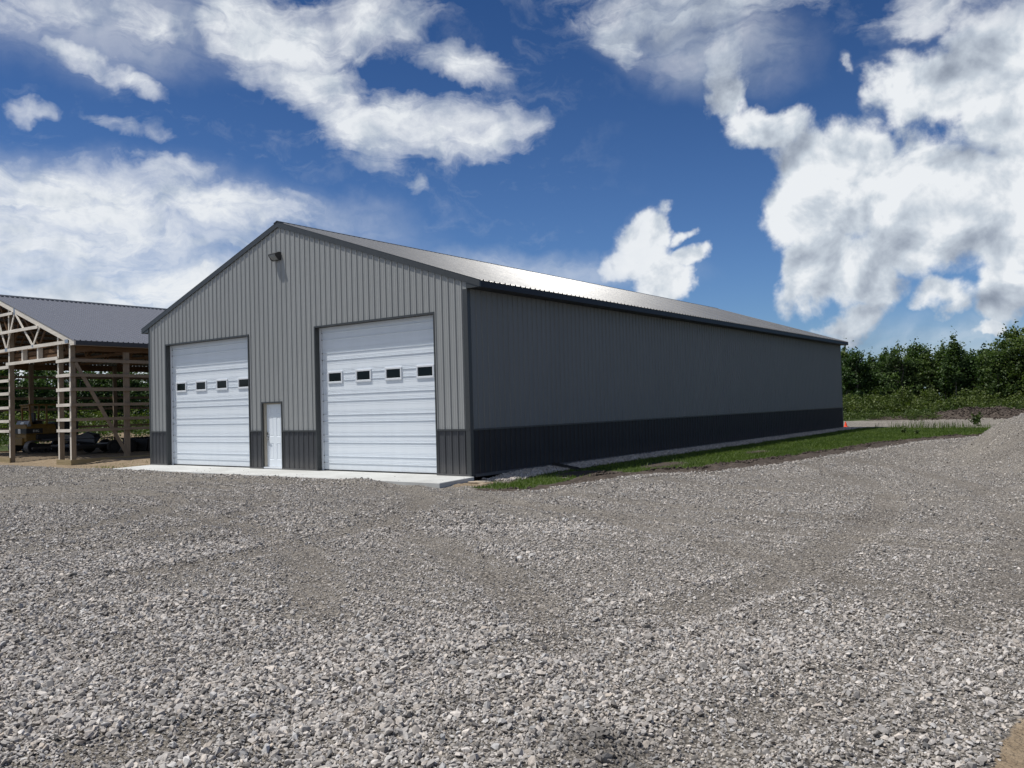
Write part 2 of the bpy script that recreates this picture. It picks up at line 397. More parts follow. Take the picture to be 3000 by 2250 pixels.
def ground_z(x, y):
    n = fbm(x*.22, y*.22, 21)-.5; n2 = fbm(x*.9, y*.9, 33)-.5; n3 = fbm(x*3.1, y*3.1, 44)-.5
    z = -.105 + n*.07 + n2*.03 + n3*.014
    # wheel ruts with pushed up shoulders
    w = 1.1*(fbm(x*.13, y*.13, 3)-.5)
    for cx, cy, RR, d in ((-5.5, -10.3, (4.6, 6.5, 9.6), .034), (-12, -6, (22.5, 24.4), .040), (-4, -27, (19.6, 21.4, 24.5), .03), (14, 22, (20.3, 22.1, 25.6, 27.2), .034), (-22, -22, (15.5, 17.4), .04)):
        r = np.hypot(x-cx, y-cy)+w
        for q in RR:
            z = z - .62*d*np.exp(-((r-q)/.27)**4) + d*.5*np.exp(-((np.abs(r-q)-.42)/.13)**2)
    r1 = np.hypot(x+4, y+27)+w; r2 = np.hypot(x-14, y-22)+w
    z = z + .008*np.sin(2*PI*(r2+.3*n2)/.33)*sstep(.45, .6, fbm(x*.16+9, y*.16, 88, 3)) + .006*np.sin(2*PI*(r1+.3*n2)/.27)*sstep(.5, .62, fbm(x*.14, y*.14, 89, 3))
    # gravel heaped against the concrete apron
    a = sstep(-.5, -1.5, x)*sstep(-17, -15.2, x)*np.exp(-((y+2.0)/.75)**2)
    z = z + a*(.088+n2*.05)
    z = z + .05*bell(x, y, -1.9, -2.15, .6, .35)
    # strip along the long wall
    s = sstep(-.2, .05, x)*sstep(.6, 2.2, y)*(1-sstep(34.6, 36, y))
    z = z*(1-s) + s*(-.02 - .03*np.clip(x, 0, 5)*.5 + n2*.02 + n3*.02)
    ex = edge_x(y)
    berm = np.exp(-((x-(ex-.50))/.42)**2)*sstep(-1.6, 4, y)*(1-sstep(26, 33, y))
    z = z + berm*(.05+.20*(fbm(x*2.2, y*2.2, 71)-.35))
    # long gravel hump on the right
    le = 8.80 + np.clip(12-y, 0, 20)*.22 + (fbm(x*.6, y*.6, 15)-.5)*.4
    m_ = sstep(0, 2.2, x-le)*sstep(24, 17, x)*sstep(.5, 12.5, y)*sstep(25, 18, y)
    z = z + m_*(1.20 + n*.3 + n2*.08)
    # open barn floor and its front edge
    bf = sstep(-15.2, -18, x)*sstep(-1.2, .2, y)*(x > -40)
    z = z*(1-bf) + bf*(-.19 + .17*sstep(.4, 2.0, y) + n2*.03)
    # road and verge behind
    rd = sstep(33.5, 35.5, y)
    z = z*(1-rd) + rd*(-.02 + n2*.03)
    far = sstep(48.3, 51.5, y)
    z = z + far*(.12+n*.4)
    lump = fbm(x*1.3, y*1.3, 61)
    z = z + bell(x, y, 5.4, 50.7, 3.8, 1.3)*(.40+.5*lump) + bell(x, y, -.6, 50.0, 1.5, .7)*(.1+.45*lump)
    z = z + bell(x, y, -43, 12, 1.9, 6)*(.5+.7*lump)
    # under slabs
    fp = (x > -15.4) & (x < .02) & (y > -1.62) & (y < 34.2)
    z = np.where(fp, np.minimum(z, -.16), z)
    return z
def axis(segs):
    out = []
    for a, b_, st in segs:
        n = max(1, int(round((b_-a)/st))); out.append(np.linspace(a, b_, n, endpoint=False))
    out.append([segs[-1][1]]); return np.concatenate(out)
gx = axis([(-1500, -200, 130), (-200, -60, 14), (-60, -38, .6), (-38, -22, .3), (-22, -16, .18), (-16, 16, .09), (16, 30, .35), (30, 80, 5), (80, 200, 20), (200, 1500, 130)])
gy = axis([(-1500, -200, 130), (-200, -40, 16), (-40, -18, 1.2), (-18, 6, .085), (6, 26, .14), (26, 56, .28), (56, 90, 2), (90, 200, 11), (200, 1500, 130)])
GX, GY = np.meshgrid(gx, gy)
GZ = ground_z(GX, GY)
nx, ny = len(gx), len(gy)
idx = np.arange(nx*ny).reshape(ny, nx)
F = np.stack([idx[:-1, :-1], idx[:-1, 1:], idx[1:, 1:], idx[1:, :-1]], -1).reshape(-1, 4)
zg, zs, zt, zp = zones(GX.ravel(), GY.ravel())
ground = big_mesh('ground', np.stack([GX.ravel(), GY.ravel(), GZ.ravel()], -1), F, M['ground'],
                  {'zone': np.stack([zg, zs, zt, np.ones_like(zg)], -1), 'pale': zp, 'track': tracks(GX.ravel(), GY.ravel())*((GY.ravel() < 30)*1.0)}, smooth=True)
tag(ground, 'grey crushed gravel yard and surrounding ground', 'ground', kind='structure')

# ------------------------------------------------------------------ loose stones
import bmesh
def rock_templates(n, npts, seed, flat=.75):
    r = np.random.default_rng(seed); out = []
    for _ in range(n):
        bm = bmesh.new(); p = r.normal(size=(npts, 3)); p /= np.linalg.norm(p, axis=1)[:, None]
        p *= r.uniform(.72, 1.0, (npts, 1)); p *= np.array([1.15, r.uniform(.7, 1), flat*r.uniform(.75, 1.1)])
        for q in p: bm.verts.new(q)
        res = bmesh.ops.convex_hull(bm, input=bm.verts)
        dead = [g for g in set(res['geom_interior'] + res['geom_unused']) if isinstance(g, bmesh.types.BMVert)]
        if dead: bmesh.ops.delete(bm, geom=dead, context='VERTS')
        bmesh.ops.triangulate(bm, faces=bm.faces)
        bmesh.ops.recalc_face_normals(bm, faces=bm.faces)
        bm.verts.ensure_lookup_table()
        for i, q in enumerate(bm.verts): q.index = i
        out.append((np.array([tuple(q.co) for q in bm.verts]), np.array([[w.index for w in f.verts] for f in bm.faces])))
        bm.free()
    return out
T_HI = rock_templates(14, 13, 1); T_LO = rock_templates(8, 7, 2)
def rand_rot(n, r, tilt=1.0):
    q = r.normal(size=(n, 4)); q /= np.linalg.norm(q, axis=1)[:, None]
    w, x, y, z = q.T
    return np.stack([np.stack([1-2*(y*y+z*z), 2*(x*y-z*w), 2*(x*z+y*w)], -1),
                     np.stack([2*(x*y+z*w), 1-2*(x*x+z*z), 2*(y*z-x*w)], -1),
                     np.stack([2*(x*z-y*w), 2*(y*z+x*w), 1-2*(x*x+y*y)], -1)], 1)
def flat_rot(n, r, t=.5):
    a = r.uniform(0, 2*PI, n); b_ = r.normal(0, t, n); c_ = r.normal(0, t, n)
    def R(ax, an):
        o = np.zeros((len(an), 3, 3)); c, s = np.cos(an), np.sin(an); i, j = [(1, 2), (0, 2), (0, 1)][ax]
        o[:, ax, ax] = 1; o[:, i, i] = c; o[:, j, j] = c; o[:, i, j] = -s; o[:, j, i] = s; return o
    return R(2, a) @ R(0, b_) @ R(1, c_)
def scatter_rocks(name, P, S, C, templates, label, cat, matl, sink=.15):
    vs, fs, cs, off = [], [], [], 0
    pick = RNG.integers(0, len(templates), len(P))
    for t, (tv, tf) in enumerate(templates):
        k = np.where(pick == t)[0]
        if not len(k): continue
        R = flat_rot(len(k), RNG, .45)
        v = np.einsum('nij,vj->nvi', R, tv)*S[k][:, None, None] + P[k][:, None, :]
        v[:, :, 2] += (S[k]*(.5-sink))[:, None]
        f = tf[None] + (np.arange(len(k))*len(tv))[:, None, None] + off
        vs.append(v.reshape(-1, 3)); fs.append(f.reshape(-1, 3)); cs.append(np.repeat(C[k], len(tv), 0)); off += len(k)*len(tv)
    vs = np.concatenate(vs); fs = np.concatenate(fs); cs = np.concatenate(cs)
    o = big_mesh(name, vs, fs, matl, {'tint': np.concatenate([cs, np.ones((len(cs), 1))], 1)})
    return tag(o, label, cat, kind='stuff')
CAMX, CAMY = 13.5263, -16.2690
def stone_colors(n, r):
    g = np.clip(r.normal(.315, .072, n), .12, .52)
    dk = r.random(n) < .07; g = np.where(dk, r.uniform(.10, .18, n), g)
    lt = r.random(n) < .05; g = np.where(lt, r.uniform(.40, .50, n), g)
    w = r.normal(0, .025, n)
    g = g*1.09; return np.stack([g*(1.06+w), g*.985, g*(.915-w)], -1)
def yard_points(dens, d0, d1, a0=-1.42, a1=.14):
    n = int(dens*(a1-a0)*(d1*d1-d0*d0)/2)
    d = np.sqrt(RNG.uniform(d0*d0, d1*d1, n)); a = RNG.uniform(a0, a1, n)
    x = CAMX+d*np.sin(a); y = CAMY+d*np.cos(a)
    g, s, t, p = zones(x, y)
    ok = (g+s < .25) & (RNG.random(n) > t*1.5)
    ok &= ~((x > -15.6) & (x < .5) & (y > -1.78) & (y < 34.5)) & ~((x > -.1) & (x < 1.15) & (y > .2)) & (y < 34)
    ok &= ~((x < -16) & (y > -.9))
    return x[ok], y[ok], d[ok]
def coarse(x, y):
    """0 fine packed .. 1 loose coarse"""
    n = fbm(x*.33+3, y*.33, 90, 3); n2 = fbm(x*1.4, y*1.4, 91, 3)
    c = sstep(.36, .62, n*.65+n2*.35)
    dx = x-CAMX; dy = y-CAMY; a = np.arctan2(dx, dy); d = np.hypot(dx, dy)
    c = c*.75 + .45*sstep(9, 6, d)*sstep(-.25, -.55, a) + .2*sstep(11, 7, d) - .3*sstep(-.45, -.2, a)*sstep(5, 8, d)
    c = c*(1-.75*sstep(8.5, 10.5, x)*sstep(-1, 4, y))*(1-.5*sstep(5, 9, x)*sstep(-8, -4, y))
    return np.clip(c, 0, 1)
for dens, d0, d1, smean, T, nm in ((3200, 1.6, 7.5, .0114, T_HI, 'near'), (1900, 7.5, 13, .0128, T_HI, 'mid'), (760, 13, 24, .0160, T_LO, 'far'), (200, 24, 50, .021, T_LO, 'distant')):
    x, y, d = yard_points(dens, d0, d1)
    c = coarse(x, y)
    s = smean*np.exp(RNG.normal(0, .38, len(x)))*(.74+.52*c)
    s = np.clip(s, .005, .042)
    bigk = RNG.random(len(x)) < .010*c; s = np.where(bigk, RNG.uniform(.026, .040, len(x)), s)
    tk = tracks(x, y); s = s*(1-.25*tk)
    keep = RNG.random(len(x)) < (.66+.36*c)*(1-.38*tk); x, y, s, tk = x[keep], y[keep], s[keep], tk[keep]
    z = ground_z(x, y) + RNG.uniform(-.3, .35, len(x))*s
    C = stone_colors(len(x), RNG)*(1-.09*tk)[:, None]
    shadow_patch = np.exp(-(((x-11.2)/.32)**2 + ((y+12.42)/.20)**2)); C = C*(1-.68*shadow_patch)[:, None]  # shadow patch painted in by darkening these stones
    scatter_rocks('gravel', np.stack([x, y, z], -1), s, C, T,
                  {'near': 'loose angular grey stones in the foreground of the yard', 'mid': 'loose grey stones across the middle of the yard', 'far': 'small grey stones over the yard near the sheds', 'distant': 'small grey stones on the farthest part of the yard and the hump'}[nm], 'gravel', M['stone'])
# pale bed along the wall and the spilled stones on the yard edge
n = 30000
y = .35 + 34*RNG.random(n)**1.25; x = RNG.uniform(.03, 1.12, n)
x = x + .15*(fbm(x*0+3, y*.7, 4)-.5)
x = np.maximum(x, .04)
s = RNG.uniform(.014, .034, n); z = ground_z(x, y)+RNG.uniform(0, .03, n)
C = stone_colors(n, RNG)*1.35
scatter_rocks('stone_bed', np.stack([x, y, z], -1), s, np.clip(C, 0, .7), T_LO, 'pale drainage stones along the foot of the long grey wall', 'gravel', M['stone'])
n = 4200
y = RNG.uniform(-1.9, 24, n); x = edge_x(y)+RNG.normal(.30, .13, n)
s = RNG.uniform(.012, .034, n); z = ground_z(x, y)+RNG.uniform(0, .03, n)*1.2
scatter_rocks('edge_stones', np.stack([x, y, z], -1), s, np.clip(stone_colors(n, RNG)*1.12, 0, .6), T_LO, 'stones spilled along the grass edge of the yard', 'gravel', M['stone'])
# soil clods on the berm and the far piles
n = 9000
y = RNG.uniform(-1.5, 30, n); x = edge_x(y)-.45-RNG.random(n)**1.6*1.3
k = (fbm(x*1.5, y*1.5, 71) > .44) & (zones(x, y)[1] > .5); x, y = x[k], y[k]; s = RNG.uniform(.015, .07, len(x))*RNG.random(len(x))**.6
P1 = np.stack([x, y, ground_z(x, y)+.005], -1)
x2 = RNG.normal(5.2, 2.4, 1500); y2 = RNG.normal(50.2, .8, 1500); s2 = RNG.uniform(.03, .15, 1500)*RNG.random(1500)**.5
P2 = np.stack([x2, y2, ground_z(x2, y2)], -1)
P = np.concatenate([P1, P2]); S = np.concatenate([s, s2])
g = np.random.default_rng(3).uniform(.035, .10, len(P)); C = np.stack([g*1.12, g*.88, g*.74], -1)
scatter_rocks('soil_clods', P, S, C, T_LO, 'dark brown clods of turned soil along the grass edge', 'soil', M['stone'])

# ------------------------------------------------------------------ grass
def blades(name, x, y, hgt, wid, label, matl, lean=.5, z=None):
    n = len(x); a = RNG.uniform(0, 2*PI, n); z = ground_z(x, y)-.01 if z is None else z
    lx = RNG.normal(0, lean, n)*hgt; ly = RNG.normal(0, lean, n)*hgt
    dx = np.cos(a)*wid/2; dy = np.sin(a)*wid/2
    v = np.zeros((n, 4, 3))
    v[:, 0] = np.stack([x-dx, y-dy, z], -1); v[:, 1] = np.stack([x+dx, y+dy, z], -1)
    v[:, 2] = np.stack([x+dx*.5+lx*.8, y+dy*.5+ly*.8, z+hgt*.8], -1); v[:, 3] = np.stack([x-dx*.2+lx, y-dy*.2+ly, z+hgt], -1)
    f = np.arange(n*4).reshape(n, 4); t = np.repeat(np.clip(fbm(x*.9, y*.9, 55)*.9-.1+RNG.normal(0, .2, n), 0, 1), 4)
    o = big_mesh(name, v.reshape(-1, 3), f, matl, {'tint': t}); return tag(o, label, 'grass', kind='stuff')
n = 230000
y = -1.8 + 36.2*RNG.random(n); x = RNG.uniform(.9, 13, n)
g, s_, t_, p_ = zones(x, y); k = (RNG.random(n) < g) & (x < edge_x(y)) & (y < 34.3); x, y = x[k], y[k]
hh = RNG.uniform(.035, .11, len(x))*(.6+.8*fbm(x*.7, y*.7, 66))
blades('grass', x, y, hh, RNG.uniform(.008, .022, len(x)), 'short green grass strip between the long wall and the gravel', M['grass'])
n = 2600
y = RNG.uniform(33.0, 35.2, n); x = 1.6+12*RNG.random(n)**.75; k = RNG.random(n) < sstep(.3, .7, fbm(x*1.3, y*1.3, 14)); x, y = x[k], y[k]; n = len(x)
blades('tall_grass', x, y, RNG.uniform(.10, .5, n)*(.4+1.1*fbm(x*.8, y*0, 8)), RNG.uniform(.012, .03, n), 'taller wispy grass along the road behind the shed', M['grass'], .25)
n = 2200
x = RNG.uniform(-21.5, -15.6, n); y = RNG.uniform(-.9, 3, n); k = RNG.random(n) < sstep(.45, .6, fbm(x, y, 12))*sstep(-20.3, -17, x); x, y = x[k], y[k]
blades('sparse_grass', x, y, RNG.uniform(.04, .14, len(x)), RNG.uniform(.01, .02, len(x)), 'sparse grass on the dirt between the two sheds', M['grass'])

# ------------------------------------------------------------------ ribbed steel sheet
def rib_line(s0, s1, phase, extra=(), minor=True):
    pts = {}
    k0 = int(math.floor((s0-phase)/RIB))-1; k1 = int(math.ceil((s1-phase)/RIB))+1
    prof = [(-.023, 0), (-.010, .019), (.010, .019), (.023, 0),
            (.066, 0), (.072, .0035), (.080, .0035), (.086, 0), (.143, 0), (.149, .0035), (.157, .0035), (.163, 0)]
    if not minor: prof = [(-.034, 0), (-.014, .019), (.014, .019), (.034, 0)]
    xs, ds = [], []
    for k in range(k0, k1+1):
        for o, d in prof: xs.append(phase+k*RIB+o); ds.append(d)
    xs = np.array(xs); ds = np.array(ds)
    brk = [s0, s1] + [e for e in extra if s0 < e < s1]
    m_ = (xs > s0+1e-4) & (xs < s1-1e-4)
    allx = sorted(set(list(np.round(xs[m_], 5)) + [round(q, 5) for q in brk]))
    return [(q, float(np.interp(q, xs, ds))) for q in allx]
def sheet(mb, s0, s1, phase, zb, zt, fn, extra=(), mi=0):
    line = rib_line(s0, s1, phase, extra)
    for (a, da), (b_, db) in zip(line[:-1], line[1:]):
        if zt(a) - zb(a) < 1e-4 and zt(b_) - zb(b_) < 1e-4: continue
        mb.quad(fn(a, zb(a), da), fn(b_, zb(b_), db), fn(b_, zt(b_), db), fn(a, zt(a), da), mi)

# ------------------------------------------------------------------ the closed shed
shed = empty('metal_shed', (0, 0, 0))
tag(shed, 'long light grey steel shed with charcoal wainscot, two white overhead doors and low gable roof', 'shed')
HD, HM = 4.276, 2.078
OPEN = [(-14.041, -9.218, HD), (-8.5415, -7.58, HM), (-5.932, -1.152, HD)]
front = lambda s, z, d: (s, -d*1.3, z)
wtop = lambda s: zr(s)-.10
mb = MB()
edges = [-W]
for a, b_, h_ in OPEN: edges += [a, b_]
edges.append(0)
for i in range(len(edges)-1):
    a, b_ = edges[i], edges[i+1]
    op = [o for o in OPEN if o[0] == a]
    bot = op[0][2] if op else SEAM
    sheet(mb, a, b_, PH, (lambda s, q=bot: q), wtop, front, (XC,))
mb.build('gable_wall', M['wall'], shed)
for i in range(0, len(edges)-1, 2):
    mb = MB(); sheet(mb, edges[i], edges[i+1], PH, (lambda s: 0.0), (lambda s: SEAM-.02), front); mb.build('wainscot', M['dark'], shed)
# long right wall
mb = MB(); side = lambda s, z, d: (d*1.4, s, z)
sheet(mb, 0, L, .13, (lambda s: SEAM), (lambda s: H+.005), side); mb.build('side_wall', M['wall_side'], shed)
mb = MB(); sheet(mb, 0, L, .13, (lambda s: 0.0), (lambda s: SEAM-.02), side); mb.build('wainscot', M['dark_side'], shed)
# left and rear walls
mb = MB(); sheet(mb, 0, L, .13, (lambda s: 0.0), (lambda s: H+.005), (lambda s, z, d: (-W-d, s, z))); mb.build('side_wall', M['wall'], shed)
mb = MB(); sheet(mb, -W, 0, PH, (lambda s: 0.0), wtop, (lambda s, z, d: (s, L+d, z)), (XC,)); mb.build('rear_wall', M['wall'], shed)
# trims: seam ledge, base angle, corners
mb = MB()
for i in range(0, len(edges)-1, 2):
    mb.box(edges[i]+(0 if i else .0), edges[i+1], -.034, -.001, SEAM-.022, SEAM+.022)
mb.box(.001, .034, .12, L-.1, SEAM-.022, SEAM+.022)
mb.build('ledge_trim', M['trim'], shed)
mb = MB()
for i in range(0, len(edges)-1, 2):
    mb.box(edges[i]+.01, edges[i+1]-.01, -.030, -.002, -.004, .045)
mb.box(.002, .030, .13, L-.1, -.03, .045)
mb.build('base_trim', M['dark'], shed)
for x0, x1, y0, y1 in ((-.125, .029, -.029, .10), (-W-.029, -W+.10, -.029, .10), (-.10, .029, L-.1, L+.029), (-W-.029, -W+.1, L-.1, L+.029)):
    mb = MB(); mb.box(x0, x1, y0, y1, -.02, H-.004); mb.build('corner_trim', M['trim'], shed, .006)
# roof
FH = .155
def roof_side(sgn, name):
    mb = MB()
    xe = XC + sgn*(W/2+OH+.018)
    nrm = Vector((sgn*SL, 0, 1)).normalized()
    line = rib_line(-.05, L+.05, .09, (), False)
    NX = 6
    for (a, da), (b_, db) in zip(line[:-1], line[1:]):
        p = []
        for t in range(NX+1):
            x = XC + (xe-XC)*t/NX; p.append((x, zr(x)))
        for t in range(NX):
            def P(x, z, s, d): return (x+nrm.x*(d*1.6+.006), s, z+nrm.z*(d*1.6+.006))
            mb.quad(P(*p[t], a, da), P(*p[t+1], a, da), P(*p[t+1], b_, db), P(*p[t], b_, db))
    o = mb.build(name, M['roof'], shed)
roof_side(1, 'roof_slope'); roof_side(-1, 'roof_slope')
mb = MB()
for sgn in (1, -1):
    x1 = XC+sgn*.16
    mb.prism([(XC, ZR+.052), (x1, zr(x1)+.048), (x1, zr(x1)+.022), (XC, ZR+.03)], -.06, L+.03, 'y')
mb.build('ridge_cap', M['trim'], shed)
for yy0, yy1 in ((-.046, .012), (L-.012, L+.046)):
    for sgn in (1, -1):
        xe = XC+sgn*(W/2+OH)
        mb = MB(); top = .018
        mb.prism([(XC, ZR+top), (xe, zr(xe)+top), (xe, zr(xe)-FH), (XC, ZR-FH)], yy0, yy1, 'y')
        mb.build('rake_trim', M['trim'], shed)
        xc = XC+sgn*(W/2); mb = MB()
        mb.prism([(xc, H), (xe, H), (xe, zr(xe)-FH), (xc, zr(xc)-FH)], yy0+.012 if yy0 < 1 else yy0, yy1 if yy0 < 1 else yy1-.012, 'y')
        mb.build('eave_return', M['trim'], shed)
for sgn in (1, -1):
    xe = XC+sgn*(W/2+OH); xi = XC+sgn*(W/2)
    mb = MB(); mb.box(min(xe, xe-sgn*.02), max(xe, xe-sgn*.02), .013, L-.013, H, zr(xe)+.002)
    mb.build('fascia', M['dark_side'], shed)
    mb = MB(); a, b_ = sorted((xi+sgn*.001, xe-sgn*.021)); mb.box(a, b_, .013, L-.013, H+.002, H+.016); mb.build('soffit', M['dark_side'], shed)

# overhead doors
REC = .19
def door_profile():
    """(z, depth) from the sill upward; depth positive = toward the yard"""
    pts = [(0.0, 0)]
    per = .6096
    z0 = 0.0
    for k in range(8):
        base = k*per
        for off, wdt, dep in ((.235, .018, .017), (.275, .008, .004), (.31, .008, .004), (.375, .008, .004), (.442, .018, .017),
                              (.49, .008, .004), (.53, .008, .005), (.565, .006, .003), (.70, .008, .003), (.755, .008, .004), (.79, .008, .004)):
            z = base+off
            if z > HD-.05: continue
            pts += [(z-wdt*1.1, 0), (z-wdt*.35, dep), (z+wdt*.1, -dep*.7), (z+wdt*.8, 0)]
    pts.append((HD, 0)); pts.sort(); return pts
def overhead(x0, x1, wins):
    d = MB(); yb = REC
    jl = x0+.03; jr = x1-.03
    prof = door_profile()
    wz0, wz1 = 2.585, 2.935
    wr = [(w, w+.64) for w in wins]
    xs = [jl] + [q for p in wr for q in p] + [jr]
    for (za, da), (zb, db) in zip(prof[:-1], prof[1:]):
        if zb-za < 1e-5: continue
        for i in range(len(xs)-1):
            if i % 2 == 1:       # window column
                segs = []
                if za < wz0: segs.append((za, min(zb, wz0)))
                if zb > wz1: segs.append((max(za, wz1), zb))
            else: segs = [(za, zb)]
            for a, b_ in segs:
                if b_-a < 1e-5: continue
                ta = da+(db-da)*(a-za)/(zb-za); tb = da+(db-da)*(b_-za)/(zb-za)
                d.quad((xs[i], yb-ta, a), (xs[i+1], yb-ta, a), (xs[i+1], yb-tb, b_), (xs[i], yb-tb, b_))
    dn = d.build('overhead_door', M['white'], shed)
    for w in wins:
        f = MB(); a, b_ = w, w+.64
        o = .052; y0, y1 = yb-.03, yb+.02
        f.box(a-.005, b_+.005, y0, y1, wz0-.005, wz0+o); f.box(a-.005, b_+.005, y0, y1, wz1-o, wz1+.005)
        f.box(a-.005, a+o, y0, y1, wz0+o, wz1-o); f.box(b_-o, b_+.005, y0, y1, wz0+o, wz1-o)
        fr = f.build('window_frame', M['white_trim'], dn, .006)
        g = MB(); g.box(a+o, b_-o, yb-.004, yb+.004, wz0+o, wz1-o); g.build('window_pane', M['black_glass'], dn)
    s = MB(); s.box(jl, jr, yb-.02, yb+.02, -.004, .03); s.build('bottom_seal', M['rubber'], dn)
    # stop moulding and jamb lining
    t = MB()
    t.box(x0+.012, x0+.085, yb-.05, yb-.012, .0, HD-.02)
    t.box(x1-.085, x1-.012, yb-.05, yb-.012, .0, HD-.02)
    t.box(x0+.086, x1-.086, yb-.05, yb-.012, HD-.09, HD-.02)
    t.build('stop_moulding', M['white_trim'], dn)
    for k in range(7):
        for off in (.235, .442):
            t = MB(); t.box(x0+.086, x0+.106, yb-.026, yb-.014, k*.6096+off-.014, k*.6096+off+.014); t.build('joint_dot', M['trim'], dn)  # small dark boxes added to imitate reflection dots at the panel joints
    j = MB()
    j.box(x0-.035, x0+.010, -.028, yb+.03, -.004, HD+.035)
    j.box(x1-.010, x1+.035, -.028, yb+.03, -.004, HD+.035)
    j.box(x0+.011, x1-.011, -.028, yb+.03, HD-.010, HD+.035)
    j.build('door_frame', M['trim'], dn)
overhead(OPEN[0][0], OPEN[0][1], [-13.728, -12.51, -11.285, -10.062])
overhead(OPEN[2][0], OPEN[2][1], [-5.61, -4.40, -3.195, -1.995])

# walk door
x0, x1, h_ = OPEN[1]
yb = .10
DX0, DX1, DZ0, DZ1 = x0+.07, x1-.05, .065, h_-.05
panels = [(.115, .325, 1.66, 1.845), (.48, .69, 1.66, 1.845), (.115, .325, .94, 1.54), (.48, .69, .94, 1.54), (.115, .325, .22, .73), (.48, .69, .22, .73)]
mb = MB()
xs = sorted({DX0, DX1, *[DX0+p[0] for p in panels], *[DX0+p[1] for p in panels]})
zs_ = sorted({DZ0, DZ1, *[p[2]+DZ0 for p in panels], *[p[3]+DZ0 for p in panels]})
for i in range(len(xs)-1):
    for j in range(len(zs_)-1):
        cx_, cz_ = (xs[i]+xs[i+1])/2, (zs_[j]+zs_[j+1])/2
        inp = any(DX0+p[0] < cx_ < DX0+p[1] and DZ0+p[2] < cz_ < DZ0+p[3] for p in panels)
        if not inp: mb.quad((xs[i], yb, zs_[j]), (xs[i+1], yb, zs_[j]), (xs[i+1], yb, zs_[j+1]), (xs[i], yb, zs_[j+1]))
        else:
            a, b_, c_, d_ = xs[i], xs[i+1], zs_[j], zs_[j+1]; q = .018; e = .012; q2 = .035
            O = [(a, yb, c_), (b_, yb, c_), (b_, yb, d_), (a, yb, d_)]
            I = [(a+q, yb+e, c_+q), (b_-q, yb+e, c_+q), (b_-q, yb+e, d_-q), (a+q, yb+e, d_-q)]
            J = [(a+q2, yb+.004, c_+q2), (b_-q2, yb+.004, c_+q2), (b_-q2, yb+.004, d_-q2), (a+q2, yb+.004, d_-q2)]
            for k in range(4):
                l = (k+1) % 4; mb.quad(O[k], O[l], I[l], I[k]); mb.quad(I[k], I[l], J[l], J[k])
            mb.quad(*J)
wd = mb.build('walk_door', M['white'], shed)
mb = MB()
mb.box(x0-.032, x0+.012, -.028, .13, -.004, h_+.03); mb.box(x1-.012, x1+.032, -.028, .13, -.004, h_+.03); mb.box(x0+.013, x1-.013, -.028, .13, h_-.012, h_+.03)
mb.build('door_frame', M['trim'], wd)
mb = MB()
mb.box(x0+.0125, DX0-.004, .03, .125, .03, h_-.0125); mb.box(DX1+.004, x1-.0125, .06, .125, .03, h_-.0125); mb.box(DX0-.003, DX1+.003, .06, .125, DZ1+.003, h_-.0125)
mb.build('jamb', M['beige'], wd)
mb = MB(); mb.box(x0+.013, x1-.013, -.012, .12, .012, .058); mb.build('threshold', M['white_trim'], wd)
mb = MB()
hx = DX0+.065
mb.box(hx-.035, hx+.035, yb-.012, yb, .90, 1.02); mb.cyl((hx, yb-.035, .955), .028, .05, 'y', 16); mb.box(hx-.012, hx+.10, yb-.07, yb-.05, .945, .965)
mb.cyl((hx, yb-.015, 1.10), .034, .03, 'y', 16); mb.box(hx-.03, hx+.03, yb-.03, yb, 1.06, 1.15)
mb.build('handle', M['steel'], wd, .004)
mb = MB()
pts = [(hx+.0, .90), (hx+.012, .84), (hx+.035, .79), (hx+.05, .74), (hx+.075, .72)]
for p, q in zip(pts[:-1], pts[1:]): mb.obox((p[0], yb-.03, p[1]), (q[0], yb-.03, q[1]), .014, .008)
mb.build('hanging_tag', M['steel'], wd)

# wall light under the gable peak
lamp = empty('wall_light', (-7.62, -.02, 6.62))
tag(lamp, 'dark bronze flood light with a grey lens under the gable peak', 'wall light')
lx0, lx1 = -7.78, -7.46
mb = MB()
mb.prism([(-.02, 6.50), (-.02, 6.745), (-.09, 6.755), (-.245, 6.685), (-.245, 6.665), (-.12, 6.655), (-.075, 6.51)], lx0, lx1, 'x')
mb.build('housing', M['bronze'], lamp, .006)
mb = MB()
mb.prism([(-.121, 6.652), (-.24, 6.662), (-.215, 6.60), (-.13, 6.525), (-.077, 6.512)], lx0+.015, lx1-.015, 'x')
mb.build('lens', M['lens'], lamp, .004)
for s_ in (lx0-.006, lx1+.006):
    mb = MB(); mb.prism([(-.02, 6.50), (-.02, 6.745), (-.09, 6.755), (-.245, 6.685), (-.235, 6.64), (-.15, 6.52), (-.075, 6.49)], s_-.006, s_+.006, 'x'); mb.build('side_plate', M['bronze'], lamp)

# concrete apron
mb = MB()
mb.prism([(-15.12, .0), (-14.62, -1.70), (.42, -1.68), (.115, -.03), (-.04, -.03), (-.04, .0)], -.16, -.006, 'z')
for a, b_, h_ in OPEN:
    mb.box(a+.03, b_-.03, .001, .3, -.15, -.007)
ap = mb.build('concrete_apron', M['concrete'], None, .012)
tag(ap, 'pale broomed concrete apron in front of the shed doors', 'concrete apron', kind='structure')

n = 70
x = RNG.uniform(-14.4, .2, n); y = -1.62+1.2*RNG.random(n)**2.4
scatter_rocks('spilled_stones', np.stack([x, y, np.full(n, -.008)], -1), RNG.uniform(.008, .022, n), stone_colors(n, RNG)*.9, T_LO, 'a few small stones scattered on the concrete apron', 'gravel', M['stone'])

